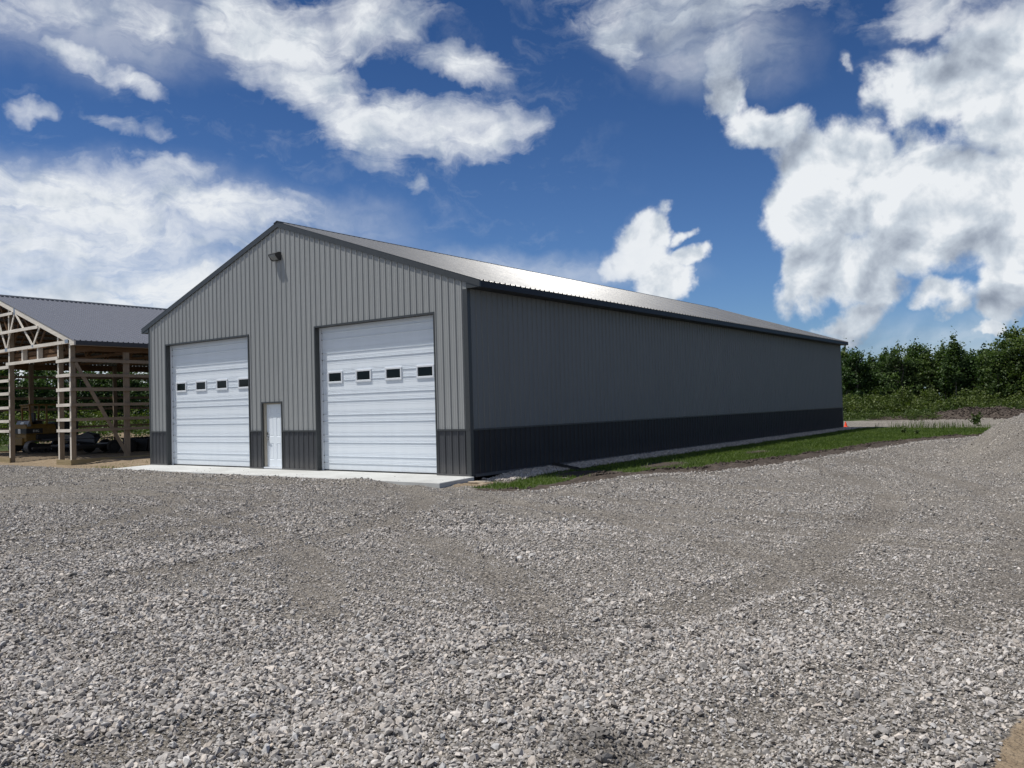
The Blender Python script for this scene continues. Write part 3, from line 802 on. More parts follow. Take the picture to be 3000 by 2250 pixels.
# ------------------------------------------------------------------ small things near the corner
def rock(name, loc, sc, seed, matl, label):
    t = rock_templates(1, 26, seed, .8)[0]; m_ = MB(); m_.v = [tuple(q) for q in t[0]]; m_.f = [tuple(int(i) for i in f) for f in t[1]]; m_.m = [0]*len(m_.f)
    o = m_.build(name, matl, None, .0); o.location = loc; o.scale = sc
    md = o.modifiers.new('b', 'BEVEL'); md.width = .06; md.segments = 2
    return tag(o, label, 'rock')
rock('flat_rock', (.50, -.42, -.10), (.30, .20, .055), 41, M['tanrock'], 'flat tan rock beside the corner of the concrete apron')
rock('small_rock', (.95, -.75, -.10), (.13, .09, .035), 42, M['tanrock'], 'small tan rock on bare dirt near the grass')
mb = MB(); mb.prism([(-.05, 0), (.05, 0), (.05, .055), (.04, .055), (.04, .01), (-.04, .01), (-.04, .055), (-.05, .055)], -.75, .75, 'x')
trim = mb.build('metal_offcut', M['trim'], None); trim.location = (.80, 3.15, .02); trim.rotation_euler = (0.05, .04, -.52)
tag(trim, 'dark metal channel offcut lying on the stone bed by the wall', 'metal offcut')
cone = empty('traffic_cone', (-.36, 36.0, float(ground_z(np.array([-.36]), np.array([36.0]))[0])+.0))
tag(cone, 'small orange traffic cone at the far corner of the shed', 'traffic cone')
cz = cone.location.z
mb = MB(); mb.cyl((-.36, 36.0, cz+.165), .10, .30, 'z', 20, .026); mb.build('cone_body', M['orange'], cone, smooth=False)
mb = MB(); mb.box(-.48, -.24, 35.88, 36.12, cz-.01, cz+.016); mb.build('cone_base', M['orange'], cone, .004)

# ------------------------------------------------------------------ the open pole barn
BX0, BX1, BY0 = -37.04, -21.804, .29
BL = 24.4
BC = (BX0+BX1)/2
barn = empty('pole_barn', (BX1, BY0, 0))
tag(barn, 'unfinished open timber pole barn with a charcoal steel roof and bare girts', 'barn')
def zb(x): return 5.112 + (abs(BX1-BC)-abs(x-BC))*.3365     # top of truss chord
BRZ = zb(BC)
def post(x, y, ztop, wx=.125, wy=.20, z0=-.3, matl=None, name='post'):
    m_ = MB(); n3 = 3
    for k in range(n3):
        a = x-wx/2+wx*k/n3; m_.box(a+.0012, a+wx/n3-.0012, y-wy/2, y+wy/2, z0, ztop)
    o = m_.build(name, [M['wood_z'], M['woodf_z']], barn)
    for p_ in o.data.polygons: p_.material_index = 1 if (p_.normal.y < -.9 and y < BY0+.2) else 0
    return o
ys = [BY0+.12] + [BY0+2.44*k for k in range(1, 11)]
for k, y in enumerate(ys):
    post(BX1-.10, y if k else y, 4.9, .125, .23 if k else .2)
    post(BX0+.10, y, 4.9, .125, .23)
for x in (-22.94, -27.72, -31.12, -35.90):
    post(x, BY0+.12, zb(x)-.12)
for k in range(1, 6): post(BX0+k*(BX1-BX0)/6, BY0+BL-.12, zb(BX0+k*(BX1-BX0)/6)-.15)
GZS = [(4.125, 4.265), (3.505, 3.637), (2.902, 3.043), (2.26, 2.388), (1.641, 1.769), (1.187, 1.312)]
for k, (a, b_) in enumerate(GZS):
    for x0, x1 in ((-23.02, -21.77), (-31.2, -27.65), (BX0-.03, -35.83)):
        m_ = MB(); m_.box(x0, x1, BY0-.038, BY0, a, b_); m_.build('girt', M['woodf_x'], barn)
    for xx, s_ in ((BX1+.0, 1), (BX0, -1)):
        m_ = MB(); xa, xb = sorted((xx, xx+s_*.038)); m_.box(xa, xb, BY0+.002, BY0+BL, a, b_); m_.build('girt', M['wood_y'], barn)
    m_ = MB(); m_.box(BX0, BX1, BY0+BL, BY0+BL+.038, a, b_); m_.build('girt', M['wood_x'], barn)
# splash boards
for x0, x1 in ((-23.05, BX1+.04), (-31.2, -27.6), (BX0-.04, -35.8)):
    m_ = MB(); m_.box(x0, x1, BY0-.045, BY0-.003, -.34, -.085); m_.box(x0, x1, BY0-.044, BY0-.003, -.083, .03); m_.build('splash_board', M['treated_x'], barn)
for xx, s_ in ((BX1, 1), (BX0, -1)):
    m_ = MB(); xa, xb = sorted((xx+s_*.002, xx+s_*.042)); m_.box(xa, xb, BY0-.003, BY0+BL, -.34, -.072); m_.box(xa, xb, BY0-.002, BY0+BL, -.07, .045); m_.build('splash_board', M['treated_y'], barn)
# door headers, cripples, gable nailers
for s_ in (1, -1):
    def mx(a, b_): return (a, b_) if s_ > 0 else (2*BC-b_, 2*BC-a)
    x0, x1 = mx(-27.92, -22.88)
    m_ = MB(); m_.box(x0, x1, BY0-.04, BY0-.001, 4.27, 4.405); m_.build('header', M['woodf_x'], barn)
    m_ = MB(); m_.box(x0+.1, x1-.1, BY0+.23, BY0+.268, 4.30, 4.56); m_.box(x0+.1, x1-.1, BY0+.23, BY0+.268, 4.64, 4.80); m_.build('header', M['woodd_x'], barn)
    for cxx in (-26.32, -24.80):
        a, b_ = mx(cxx-.06, cxx+.06); m_ = MB(); m_.box(a, b_, BY0+.002, BY0+.2, 4.405, 4.9); m_.build('cripple_stud', M['woodf_z'], barn)
    a, b_ = mx(-29.42, -24.62); m_ = MB(); m_.box(a, b_, BY0-.078, BY0-.040, 5.735, 5.87); m_.build('nailer', M['woodf_x'], barn)
    a, b_ = mx(-29.42, -27.12); m_ = MB(); m_.box(a, b_, BY0-.078, BY0-.040, 6.565, 6.69); m_.build('nailer', M['woodf_x'], barn)
# trusses
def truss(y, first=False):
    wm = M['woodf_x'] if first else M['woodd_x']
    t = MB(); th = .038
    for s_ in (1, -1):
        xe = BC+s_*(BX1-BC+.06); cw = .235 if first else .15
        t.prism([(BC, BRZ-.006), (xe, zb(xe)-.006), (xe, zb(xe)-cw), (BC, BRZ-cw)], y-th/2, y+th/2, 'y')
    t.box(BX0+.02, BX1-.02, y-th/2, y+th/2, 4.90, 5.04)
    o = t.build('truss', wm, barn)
    wb = MB()
    for s_ in (1, -1):
        def q(x): return x if s_ > 0 else 2*BC-x
        off = 0
        for (xa, za), (xb, zb_) in (((-26.99, zb(-26.99)-.2), (-25.22, 5.03)), ((-24.5, zb(-24.5)-.2), (-25.16, 5.03)), ((-26.99, zb(-26.99)-.2), (-27.84, 5.03)), ((-29.25, zb(-29.25)-.3), (-27.90, 5.03))):
            wb.obox((q(xa), y, za), (q(xb), y, zb_), .10, th-.004, (0, 1, 0))
    wb.build('truss_web', wm, o)
    if first:
        for s_ in (1, -1):
            def q(x): return x if s_ > 0 else 2*BC-x
            for (xx, z_, w_, h_) in ((-26.99, zb(-26.99)-.16, .16, .30), (-27.87, 5.0, .26, .16), (-22.05, 5.0, .30, .15), (-25.2, 5.0, .14, .1)):
                pl = MB(); pl.box(q(xx)-w_/2, q(xx)+w_/2, y-th/2-.003, y-th/2-.0005, z_-h_/2, z_+h_/2); pl.build('truss_plate', M['plate'], o)
    return o
truss(BY0-.019-.0, True)
for k in range(0, 11): truss(BY0+.25+2.44*k)
# purlins, sheathing underside and steel roof
for s_ in (1, -1):
    for k in range(13):
        x = BC+s_*(.12+k*.64); m_ = MB()
        m_.prism([(x-.019, zb(x)-.002), (x+.019, zb(x)-.002), (x+.019, zb(x)-.128), (x-.019, zb(x)-.128)], BY0+.03, BY0+BL, 'y')
        if abs(x-BC) < 7.65: m_.build('purlin', M['woodd_y'], barn)
    # rough deck strips below the steel, lit orange-brown inside
    m_ = MB(); nrm = Vector((s_*.3365, 0, 1)).normalized()
    line = rib_line(BY0-.06, BY0+BL+.06, .05, (), False)
    xe = BC+s_*(abs(BX1-BC)+.42); hz = .02
    for (a, da), (b_, db) in zip(line[:-1], line[1:]):
        for t in range(4):
            xa = BC+(xe-BC)*t/4; xb = BC+(xe-BC)*(t+1)/4
            def P(x, s, d): return (x+nrm.x*d*2.1, s, zb(x)+hz+nrm.z*d*2.1)
            m_.quad(P(xa, a, da), P(xb, a, da), P(xb, b_, db), P(xa, b_, db))
    m_.build('roof_slope', M['roof2'], barn)
    # eave fascia, wood sub-fascia and rafter end
    xf = BC+s_*(abs(BX1-BC)+.405); zf = zb(xf)
    m_ = MB(); a, b_ = sorted((xf, xf-s_*.02)); m_.box(a, b_, BY0+.03, BY0+BL, zf-.165, zf+.022); m_.build('fascia', M['dark'], barn)
    m_ = MB(); a, b_ = sorted((xf-s_*.022, xf-s_*.06)); m_.box(a, b_, BY0+.03, BY0+BL, zf-.19, zf+.0); m_.build('eave_board', M['wood_y'], barn)
    m_ = MB(); a, b_ = sorted((xf+s_*.002, BX1+.06 if s_ > 0 else BX0-.06)); m_.prism([(a, zb(a)+.012), (b_, zb(b_)+.012), (b_, min(zb(b_), zb(a))-.17), (a, min(zb(b_), zb(a))-.17)], BY0-.04, BY0+.028, 'y'); m_.build('rafter_end', M['woodf_x'], barn)
    m_ = MB(); xx = BX1-.06 if s_ > 0 else BX0+.02; m_.box(xx, xx+.04, BY0+.25, BY0+BL, 4.60, 4.89); m_.build('eave_beam', M['woodd_y'], barn)
m_ = MB()
for s_ in (1, -1):
    x1 = BC+s_*.2; m_.prism([(BC, BRZ+.085), (x1, zb(x1)+.06), (x1, zb(x1)+.042), (BC, BRZ+.06)], BY0-.08, BY0+BL+.08, 'y')
m_.build('ridge_cap', M['trim'], barn)
m_ = MB(); m_.obox((BX1-.02, .50, 4.10), (BX1-.02, 2.74, .0), .15, .038, (1, 0, 0)); m_.build('diagonal_brace', M['wood_z'], barn)
m_ = MB(); m_.obox((BX0+.02, 20.0, 4.10), (BX0+.02, 22.3, .0), .15, .038, (1, 0, 0)); m_.build('diagonal_brace', M['wood_z'], barn)

# ------------------------------------------------------------------ bulldozer in the barn
DZ = empty('bulldozer', (-33.5, 4.4, -.02))
tag(DZ, 'small worn yellow bulldozer parked under the open timber barn, seen from behind', 'bulldozer')
def track(xa, xb):
    r = .33; z0 = r+.0; ya, ybk = 3.33, 5.35; m_ = MB()
    prof = []
    for i in range(13): a = -PI/2 - PI*i/12; prof.append((ya+r*math.cos(a), z0+r*math.sin(a)))
    for i in range(13): a = PI/2 - PI*i/12; prof.append((ybk+r*math.cos(a), z0+r*math.sin(a)))
    # shoes
    P = []
    for (p, q) in zip(prof, prof[1:]+prof[:1]):
        Ln = math.hypot(q[0]-p[0], q[1]-p[1]); n_ = max(1, int(round(Ln/.11)))
        for k in range(n_): P.append((p[0]+(q[0]-p[0])*k/n_, p[1]+(q[1]-p[1])*k/n_))
    for (p, q) in zip(P, P[1:]+P[:1]):
        mid = ((p[0]+q[0])/2, (p[1]+q[1])/2); d = Vector((0, q[0]-p[0], q[1]-p[1]))
        if d.length < .01: continue
        nrm = Vector((0, -d.z, d.y)).normalized(); d.normalize()
        c0 = Vector(((xa+xb)/2, mid[0], mid[1]-.02))
        m_.obox(tuple(c0-Vector(((xb-xa)/2, 0, 0))), tuple(c0+Vector(((xb-xa)/2, 0, 0))), .098, .03, tuple(nrm))
        cc = c0 - nrm*.03; m_.obox(tuple(cc-Vector(((xb-xa)/2, 0, 0))), tuple(cc+Vector(((xb-xa)/2, 0, 0))), .02, .05, tuple(nrm))
    tr = m_.build('track', M['track'], DZ)
    w = MB(); w.cyl(((xa+xb)/2, ya, z0-.02), .26, .2, 'x', 22); w.cyl(((xa+xb)/2, ybk, z0-.02), .26, .2, 'x', 22)
    for k in range(5): w.cyl(((xa+xb)/2, ya+.4+k*.33, .13), .10, .3, 'x', 14)
    w.box(xa+.1, xb-.1, ya, ybk, .2, .42); w.build('track_wheels', M['black'], tr)
track(-32.76, -32.30); track(-34.62, -34.16)
# rear body with tank
m_ = MB(); m_.prism([(-34.38, .98), (-32.78, .98), (-32.78, 1.30), (-32.95, 1.52), (-34.2, 1.52), (-34.38, 1.30)], 3.15, 4.65, 'y'); m_.build('body', M['yellow'], DZ, .02)
m_ = MB(); m_.box(-34.385, -32.775, 3.135, 3.149, 1.03, 1.29); m_.box(-32.779, -32.765, 3.149, 3.95, 1.03, 1.29); m_.build('stripe', M['black'], DZ)
m_ = MB(); m_.prism([(3.16, 1.30), (3.34, 1.70), (3.42, 1.70), (3.42, 1.30)], -34.30, -32.86, 'x'); m_.build('tank', M['greypanel'], DZ, .01)
m_ = MB(); m_.box(-34.16, -32.78, 3.12, 3.9, .60, .975); m_.box(-34.0, -32.98, 3.0, 3.3, .42, .80); m_.build('rear_hitch', M['yellow'], DZ, .02)
m_ = MB(); m_.box(-34.30, -32.62, 3.6, 5.0, .70, .97); m_.build('fender', M['black'], DZ, .02)
# cab
cb = MB()
for (px, py, qx, qy) in ((-33.88, 3.42, -33.80, 3.36), (-32.86, 3.42, -32.93, 3.36), (-33.88, 4.20, -33.80, 4.22), (-32.86, 4.20, -32.93, 4.22)):
    cb.obox((px, py, 1.5), (qx, qy, 2.5), .085, .085, (0, 1, 0))
cb.obox((-33.87, 3.42, 1.56), (-32.87, 3.42, 1.56), .08, .06, (0, 1, 0)); cb.obox((-33.80, 3.36, 2.43), (-32.93, 3.36, 2.43), .08, .06, (0, 1, 0))
cab = cb.build('cab', M['yellow'], DZ, .01)
m_ = MB(); m_.box(-33.92, -32.80, 3.26, 4.75, 2.50, 2.58); m_.build('cab_roof', M['yellow'], cab, .02)
m_ = MB(); m_.box(-33.65, -33.1, 3.65, 3.78, 1.5, 2.1); m_.box(-33.65, -33.1, 3.65, 4.1, 1.5, 1.68); m_.build('seat', M['black'], cab, .03)
m_ = MB(); m_.box(-33.75, -32.95, 4.66, 5.9, .9, 1.62); m_.cyl((-33.2, 5.2, 1.85), .05, .5, 'z', 12); m_.build('hood', M['black'], DZ, .03)
m_ = MB(); m_.prism([(5.95, .0), (6.15, .02), (6.02, .25), (5.98, .55), (6.12, .85), (6.0, .86), (5.88, .5)], -34.9, -32.0, 'x'); m_.box(-34.0, -33.9, 5.3, 5.95, .3, .42); m_.box(-33.0, -32.9, 5.3, 5.95, .3, .42); m_.build('blade', M['yellow'], DZ)
def text_mesh(body, size, loc, rot, name, matl, parent):
    cu = bpy.data.curves.new(name, 'FONT'); cu.body = body; cu.size = size; cu.extrude = .003; cu.align_x = 'CENTER'; cu.align_y = 'CENTER'
    to = bpy.data.objects.new(name+'_src', cu); COL.objects.link(to); bpy.context.view_layer.update()
    me = bpy.data.meshes.new_from_object(to); bpy.data.objects.remove(to); bpy.data.curves.remove(cu)
    me.materials.clear(); me.materials.append(matl); o = bpy.data.objects.new(name, me); COL.objects.link(o)
    o.parent = parent; o.location = Vector(loc)-parent_origin(parent); o.rotation_euler = rot; return o
text_mesh('D3G', .16, (-32.758, 3.62, 1.15), (PI/2, 0, PI/2), 'lettering', M['decal'], DZ)
m_ = MB()
for k in range(4): m_.box(-33.72+k*.075, -33.665+k*.075, 3.125, 3.133, 1.03, 1.27)
m_.box(-33.72, -33.44, 3.124, 3.133, 1.23, 1.27); m_.build('lettering', M['decal'], DZ)
m_ = MB(); m_.prism([(3.222, 1.47), (3.298, 1.64), (3.291, 1.643), (3.215, 1.473)], -33.75, -33.35, 'x'); m_.build('warning_label', M['decal'], DZ)

# ------------------------------------------------------------------ black equipment in the barn
tr_ = empty('flatbed_trailer', (-28.5, 4.6, 0))
tag(tr_, 'low black flatbed trailer parked inside the open barn', 'trailer')
m_ = MB(); m_.box(-29.6, -27.4, 2.95, 7.4, .36, .46); m_.box(-29.5, -29.4, 2.9, 7.4, .26, .36); m_.box(-27.6, -27.5, 2.9, 7.4, .26, .36); m_.build('deck', M['black'], tr_)
m_ = MB()
for yy in (3.0, 4.0, 5.0): m_.box(-27.42, -27.37, yy, yy+.05, .46, .78)
m_.box(-27.42, -27.37, 2.95, 5.1, .74, .78); m_.build('side_rail', M['black'], tr_)
for yy in (4.9, 5.75):
    for xx in (-27.25, -29.75):
        m_ = MB(); m_.cyl((xx, yy, .31), .33, .2, 'x', 24); wv = m_.build('wheel', M['rubber'], tr_, .03)
        m_ = MB(); m_.cyl((xx, yy, .31), .17, .21, 'x', 16); m_.build('rim', M['black'], wv)
m_ = MB(); m_.box(-28.55, -28.45, 1.6, 2.95, .34, .42); m_.build('drawbar', M['black'], tr_)
ld = rock('covered_pile', (-28.6, 4.35, .70), (.85, 1.0, .55), 77, M['black'], 'rounded black covered load on the flatbed trailer'); ld['category'] = 'load'
bn = empty('steel_bin', (-27.8, 7.9, 0)); tag(bn, 'black open topped steel bin inside the barn beside the closed shed', 'bin')
m_ = MB()
m_.prism([(-28.7, .02), (-26.6, .02), (-26.4, .64), (-28.9, .64)], 6.22, 6.27, 'y'); m_.prism([(-28.7, .02), (-26.6, .02), (-26.4, .64), (-28.9, .64)], 9.6, 9.65, 'y')
m_.box(-28.85, -28.8, 6.27, 9.6, .02, .64); m_.box(-26.5, -26.45, 6.27, 9.6, .02, .64); m_.box(-28.8, -26.5, 6.27, 9.6, .02, .06); m_.build('shell', M['black'], bn)
m_ = MB(); m_.box(-26.38, -26.30, 6.2, 9.67, .60, .68); m_.box(-28.95, -28.87, 6.2, 9.67, .60, .68); m_.build('rim', M['black'], bn)

# ------------------------------------------------------------------ trees
def leaf_quads(C, size, r):
    n = len(C); R = rand_rot(n, r); s = size*np.exp(r.normal(0, .25, n))
    q = np.array([(-.5, -.35, 0), (.5, -.35, .08), (.5, .35, 0), (-.5, .35, .08)])
    return np.einsum('nij,vj->nvi', R, q)*s[:, None, None] + C[:, None, :]
def tree_mesh(seed, kind):
    """crown mesh (leaves) and trunk mesh with limbs, height 1 unit = real metres ~6.2"""
    r = np.random.default_rng(seed); h = 6.2
    tv = MB()
    def limb(p0, p1, r0, r1, seg=6, steps=4, wob=.05):
        p0 = np.array(p0); p1 = np.array(p1); d = p1-p0; ax = d/np.linalg.norm(d)
        u = np.cross(ax, [0, 0, 1.]) if abs(ax[2]) < .9 else np.cross(ax, [1., 0, 0]); u /= np.linalg.norm(u); w = np.cross(ax, u)
        rings = []
        for i in range(steps+1):
            t = i/steps; c = p0+d*t+(u*r.normal(0, wob)+w*r.normal(0, wob))*(0 if i in (0,) else 1); rr = r0+(r1-r0)*t
            n0 = len(tv.v)
            for k in range(seg):
                a = 2*PI*k/seg; tv.v.append(tuple(c+(u*math.cos(a)+w*math.sin(a))*rr))
            rings.append(n0)
        for a, b_ in zip(rings[:-1], rings[1:]):
            for k in range(seg):
                l = (k+1) % seg; tv.f.append((a+k, a+l, b_+l, b_+k)); tv.m.append(0)
    limb((0, 0, -.2), (r.normal(0, .15), r.normal(0, .15), h*.93), .075, .012, 7, 7, .06)
    clusters = []
    nb = {'round': 40, 'spire': 36, 'thin': 26}[kind]
    for i in range(nb):
        t = r.uniform(.16 if kind == 'round' else .32, 1.0)
        if kind == 'round': rad = 1.55*math.sin(PI*min(1, (t*.80+.14)))**.8
        elif kind == 'spire': rad = 1.25*(1.05-t)**.9
        else: rad = .95*math.sin(PI*min(1, t*.82+.12))
        a = r.uniform(0, 2*PI); q = rad*math.sqrt(r.uniform(.15, 1))
        c = np.array([q*math.cos(a), q*math.sin(a), t*h]); clusters.append((c, rad))
        if i % 3 == 0: limb((0, 0, max(.6, t*h-q*.7)), tuple(c), .028, .006, 4, 3, .05)
    C, T = [], []
    for c, rad in clusters:
        k = int(r.integers(80, 150)); sg = r.uniform(.18, .40)
        p = r.normal(size=(k, 3))*np.array([sg, sg, sg*.72]) + c
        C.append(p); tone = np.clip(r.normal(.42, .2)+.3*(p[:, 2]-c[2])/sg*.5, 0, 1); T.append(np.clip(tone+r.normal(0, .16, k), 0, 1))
    k = {'round': 40, 'spire': 90, 'thin': 60}[kind]     # loose leader at the top
    p = r.normal(size=(k, 3))*np.array([.13, .13, .48]) + np.array([0, 0, h*1.02]); C.append(p); T.append(r.uniform(.2, .8, k))
    C = np.concatenate(C); T = np.concatenate(T)
    Q = leaf_quads(C, .132, r)
    return tv, Q.reshape(-1, 3), np.repeat(T, 4)
VAR = []
for i, kd in enumerate(['round', 'spire', 'thin', 'round', 'spire', 'thin', 'round', 'thin']):
    tv, Q, T = tree_mesh(100+i, kd)
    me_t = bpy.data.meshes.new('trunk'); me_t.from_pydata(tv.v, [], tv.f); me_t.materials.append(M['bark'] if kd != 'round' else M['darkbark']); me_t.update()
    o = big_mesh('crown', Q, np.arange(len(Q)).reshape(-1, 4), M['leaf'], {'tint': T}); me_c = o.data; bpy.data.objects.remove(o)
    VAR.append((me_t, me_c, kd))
def place_tree(vi, x, y, sc, sxy, label, group):
    t = empty('tree', (x, y, float(ground_z(np.array([x]), np.array([y]))[0])), random.uniform(0, 6.28)); t.scale = (sc*sxy, sc*sxy, sc)
    tag(t, label, 'tree', group)
    a = bpy.data.objects.new('trunk', VAR[vi][0]); COL.objects.link(a); a.parent = t
    b_ = bpy.data.objects.new('crown', VAR[vi][1]); COL.objects.link(b_); b_.parent = t
    return t
kinds = {'round': 'broad leafy dark green', 'spire': 'pointed dark green', 'thin': 'slender light trunked'}
# right side row: x at y~62 and measured top heights
front_row = [(-7.4, 63, 6.45, 1), (-6.2, 61.5, 5.9, 3), (-5.1, 63, 5.5, 2), (-3.7, 62, 5.6, 5), (-2.3, 61, 6.15, 0), (-1.2, 62.5, 6.2, 6), (-.2, 61.5, 5.5, 2),
             (.7, 63, 5.95, 1), (1.9, 60.8, 6.4, 4), (3.0, 62.5, 5.4, 3), (4.0, 61.5, 5.6, 5), (5.2, 60.5, 6.3, 0), (6.4, 61, 6.9, 6), (7.6, 59.5, 7.2, 0), (8.9, 60.5, 7.4, 3), (10.4, 62, 7.0, 4)]
pos_words = ['at the far shed corner', 'second along from the shed corner', 'third along from the shed corner', 'fourth along from the shed corner', 'above the left end of the low soil heap', 'over the middle of the low soil heap',
             'right of the rounded treetops', 'left of the tallest spire', 'forming the tallest spire on the right', 'just right of the tallest spire', 'in the dip before the right edge', 'left of the tall tree at the right edge', 'tall at the right edge of the photo', 'tallest behind the gravel hump', 'beyond the right edge behind the gravel hump', 'last on the right of the wood edge']
for i, (x, y, tp, vi) in enumerate(front_row):
    place_tree(vi, x, y, (tp-.2)/6.5, 1.12, '%s tree %s' % (kinds[VAR[vi][2]], pos_words[i]), 'trees along the wood edge behind the road')
r_ = np.random.default_rng(5)
k = 0
for row, (yy, n_, sp) in enumerate(((65.5, 11, 1.9), (69.5, 11, 2.1), (74, 9, 2.6))):
    for i in range(n_):
        x = -9.5+row*-1.2+i*sp+r_.normal(0, .35); y = yy+r_.normal(0, .6)
        t = place_tree(int(r_.integers(0, 8)), float(x), float(y), float(r_.uniform(.70, .86))*(1+.03*row), 1.2, 'dark leafy tree standing within the wood behind the road', 'inner trees of the wood behind the road')
left_words = ['leftmost', 'second', 'third', 'fourth', 'fifth', 'sixth', 'seventh', 'eighth', 'ninth', 'tenth', 'eleventh', 'twelfth', 'thirteenth']
for i in range(13):
    x = -56+r_.normal(0, .9); y = 4.5+i*1.75+r_.normal(0, .3)
    vi = int(r_.integers(0, 8))
    place_tree(vi, float(x), float(y), float(r_.uniform(.80, 1.0)), 1.2, '%s tree seen through the open barn, %s of its row' % (kinds[VAR[vi][2]], left_words[i]), 'trees behind the open barn')
for i in range(12):
    place_tree(int(r_.integers(0, 8)), float(-60.5+r_.normal(0, .8)), float(4+i*2.1+r_.normal(0, .4)), float(r_.uniform(.9, 1.05)), 1.3, 'dark leafy tree deep behind the open barn', 'deep trees behind the open barn')

# undergrowth
def undergrowth(name, x, y, hmax, nleaf, size, label, matl, seed, rad=.38):
    r = np.random.default_rng(seed); Cs, Ts = [], []
    for xx, yy, hh_ in zip(x, y, hmax):
        z0 = float(ground_z(np.array([xx]), np.array([yy]))[0]); tone = r.normal(.45, .2)
        k = nleaf; t = r.random(k)**.8; rr = rad*(1-.45*t)
        p = np.stack([xx+r.normal(0, 1, k)*rr, yy+r.normal(0, 1, k)*rr, z0+t*hh_], -1)
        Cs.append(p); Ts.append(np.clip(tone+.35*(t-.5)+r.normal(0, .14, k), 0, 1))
    C = np.concatenate(Cs); Q = leaf_quads(C, size, r)
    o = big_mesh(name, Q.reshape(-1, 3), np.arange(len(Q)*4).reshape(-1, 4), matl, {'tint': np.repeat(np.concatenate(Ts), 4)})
    return tag(o, label, 'undergrowth', kind='stuff')
n = 700
x = r_.uniform(-12, 14, n); y = 53+7.5*r_.random(n); 
undergrowth('undergrowth', x, y, r_.uniform(.5, 1.9, n)*(.35+1.2*fbm(x*.8, y*.8, 3))*(.6+.07*(y-50)), 110, .11, 'yellow green brush in front of the wood behind the road', M['leaf2'], 31)
n = 330
x = r_.uniform(-12, 14, n); y = 51.6+3.2*r_.random(n)
undergrowth('low_brush', x, y, r_.uniform(.2, .75, n), 60, .09, 'low weeds along the far road verge', M['leaf2'], 32, .3)
n = 160
x = r_.uniform(-11, 2.6, n); y = 48.9+2.8*r_.random(n)
undergrowth('low_brush', x, y, r_.uniform(.12, .5, n), 45, .07, 'ragged weeds right beside the gravel road behind the shed', M['leaf2'], 36, .28)
n = 240
x = -52+4*r_.random(n); y = 2+26*r_.random(n)
undergrowth('undergrowth', x, y, r_.uniform(1.0, 2.6, n), 120, .12, 'green brush behind the open barn', M['leaf2'], 33)
n = 150
x = -47+6*r_.random(n); y = 0+26*r_.random(n)
undergrowth('low_brush', x, y, r_.uniform(.2, .8, n), 70, .09, 'low weeds on the heap behind the open barn', M['leaf2'], 34)
# distant woodland mass closing the horizon
Cs = []; r2_ = np.random.default_rng(77)
for a0, a1, dd in ((-PI, PI, 150),):
    n = 2600; a = r2_.uniform(a0, a1, n); d = r2_.uniform(110, 180, n); x = CAMX+d*np.sin(a); y = CAMY+d*np.cos(a)
    z = .3+r2_.random(n)**.8*(4.6+2.2*fbm(a*14, a*0+3, 6)); Cs.append(np.stack([x, y, z], -1))
C = np.concatenate(Cs); Q = leaf_quads(np.repeat(C, 34, 0)+r2_.normal(0, 1, (len(C)*34, 3))*np.array([1.5, 1.5, .75]), .55, r2_)
o = big_mesh('far_wood', Q.reshape(-1, 3), np.arange(len(Q)*4).reshape(-1, 4), M['leaf'], {'tint': np.repeat(r2_.random(len(Q)), 4)})
tag(o, 'distant dark green woodland around the site', 'woodland', kind='stuff')
# a few weeds by the gravel hump and on the grass
def weed(x, y, h_, n_, seed, label):
    r = np.random.default_rng(seed); z0 = float(ground_z(np.array([x]), np.array([y]))[0])
    o = empty('weed', (x, y, z0)); tag(o, label, 'weed')
    st = MB()
    pts = []
    for k in range(5):
        a = r.uniform(0, 6.28); e = (x+math.cos(a)*h_*.3, y+math.sin(a)*h_*.3, z0+h_*r.uniform(.6, 1)); st.obox((x, y, z0-.02), e, .008, .008, (0, 1, 0)); pts.append(e)
    st.build('stem', M['leaf2'], o)
    C = []
    for e in pts:
        t = r.uniform(.25, 1.05, n_)[:, None]; C.append(np.array([x, y, z0])*(1-t)+np.array(e)*t+r.normal(0, h_*.10, (n_, 3)))
    C = np.concatenate(C)-np.array([x, y, z0]); Q = leaf_quads(C, h_*.13+.02, r)
    b_ = big_mesh('foliage', Q.reshape(-1, 3), np.arange(len(Q)*4).reshape(-1, 4), M['leaf2'], {'tint': np.repeat(r.random(len(Q)), 4)}, parent=o)
weed(6.6, 36.3, .7, 30, 1, 'tall leafy weed at the end of the grass by the gravel hump')
weed(4.6, 27.5, .36, 22, 2, 'bushy weed standing on the grass strip beyond the soil edge')
weed(5.3, 26.8, .26, 18, 3, 'lower spreading weed right beside the bushy weed on the grass')

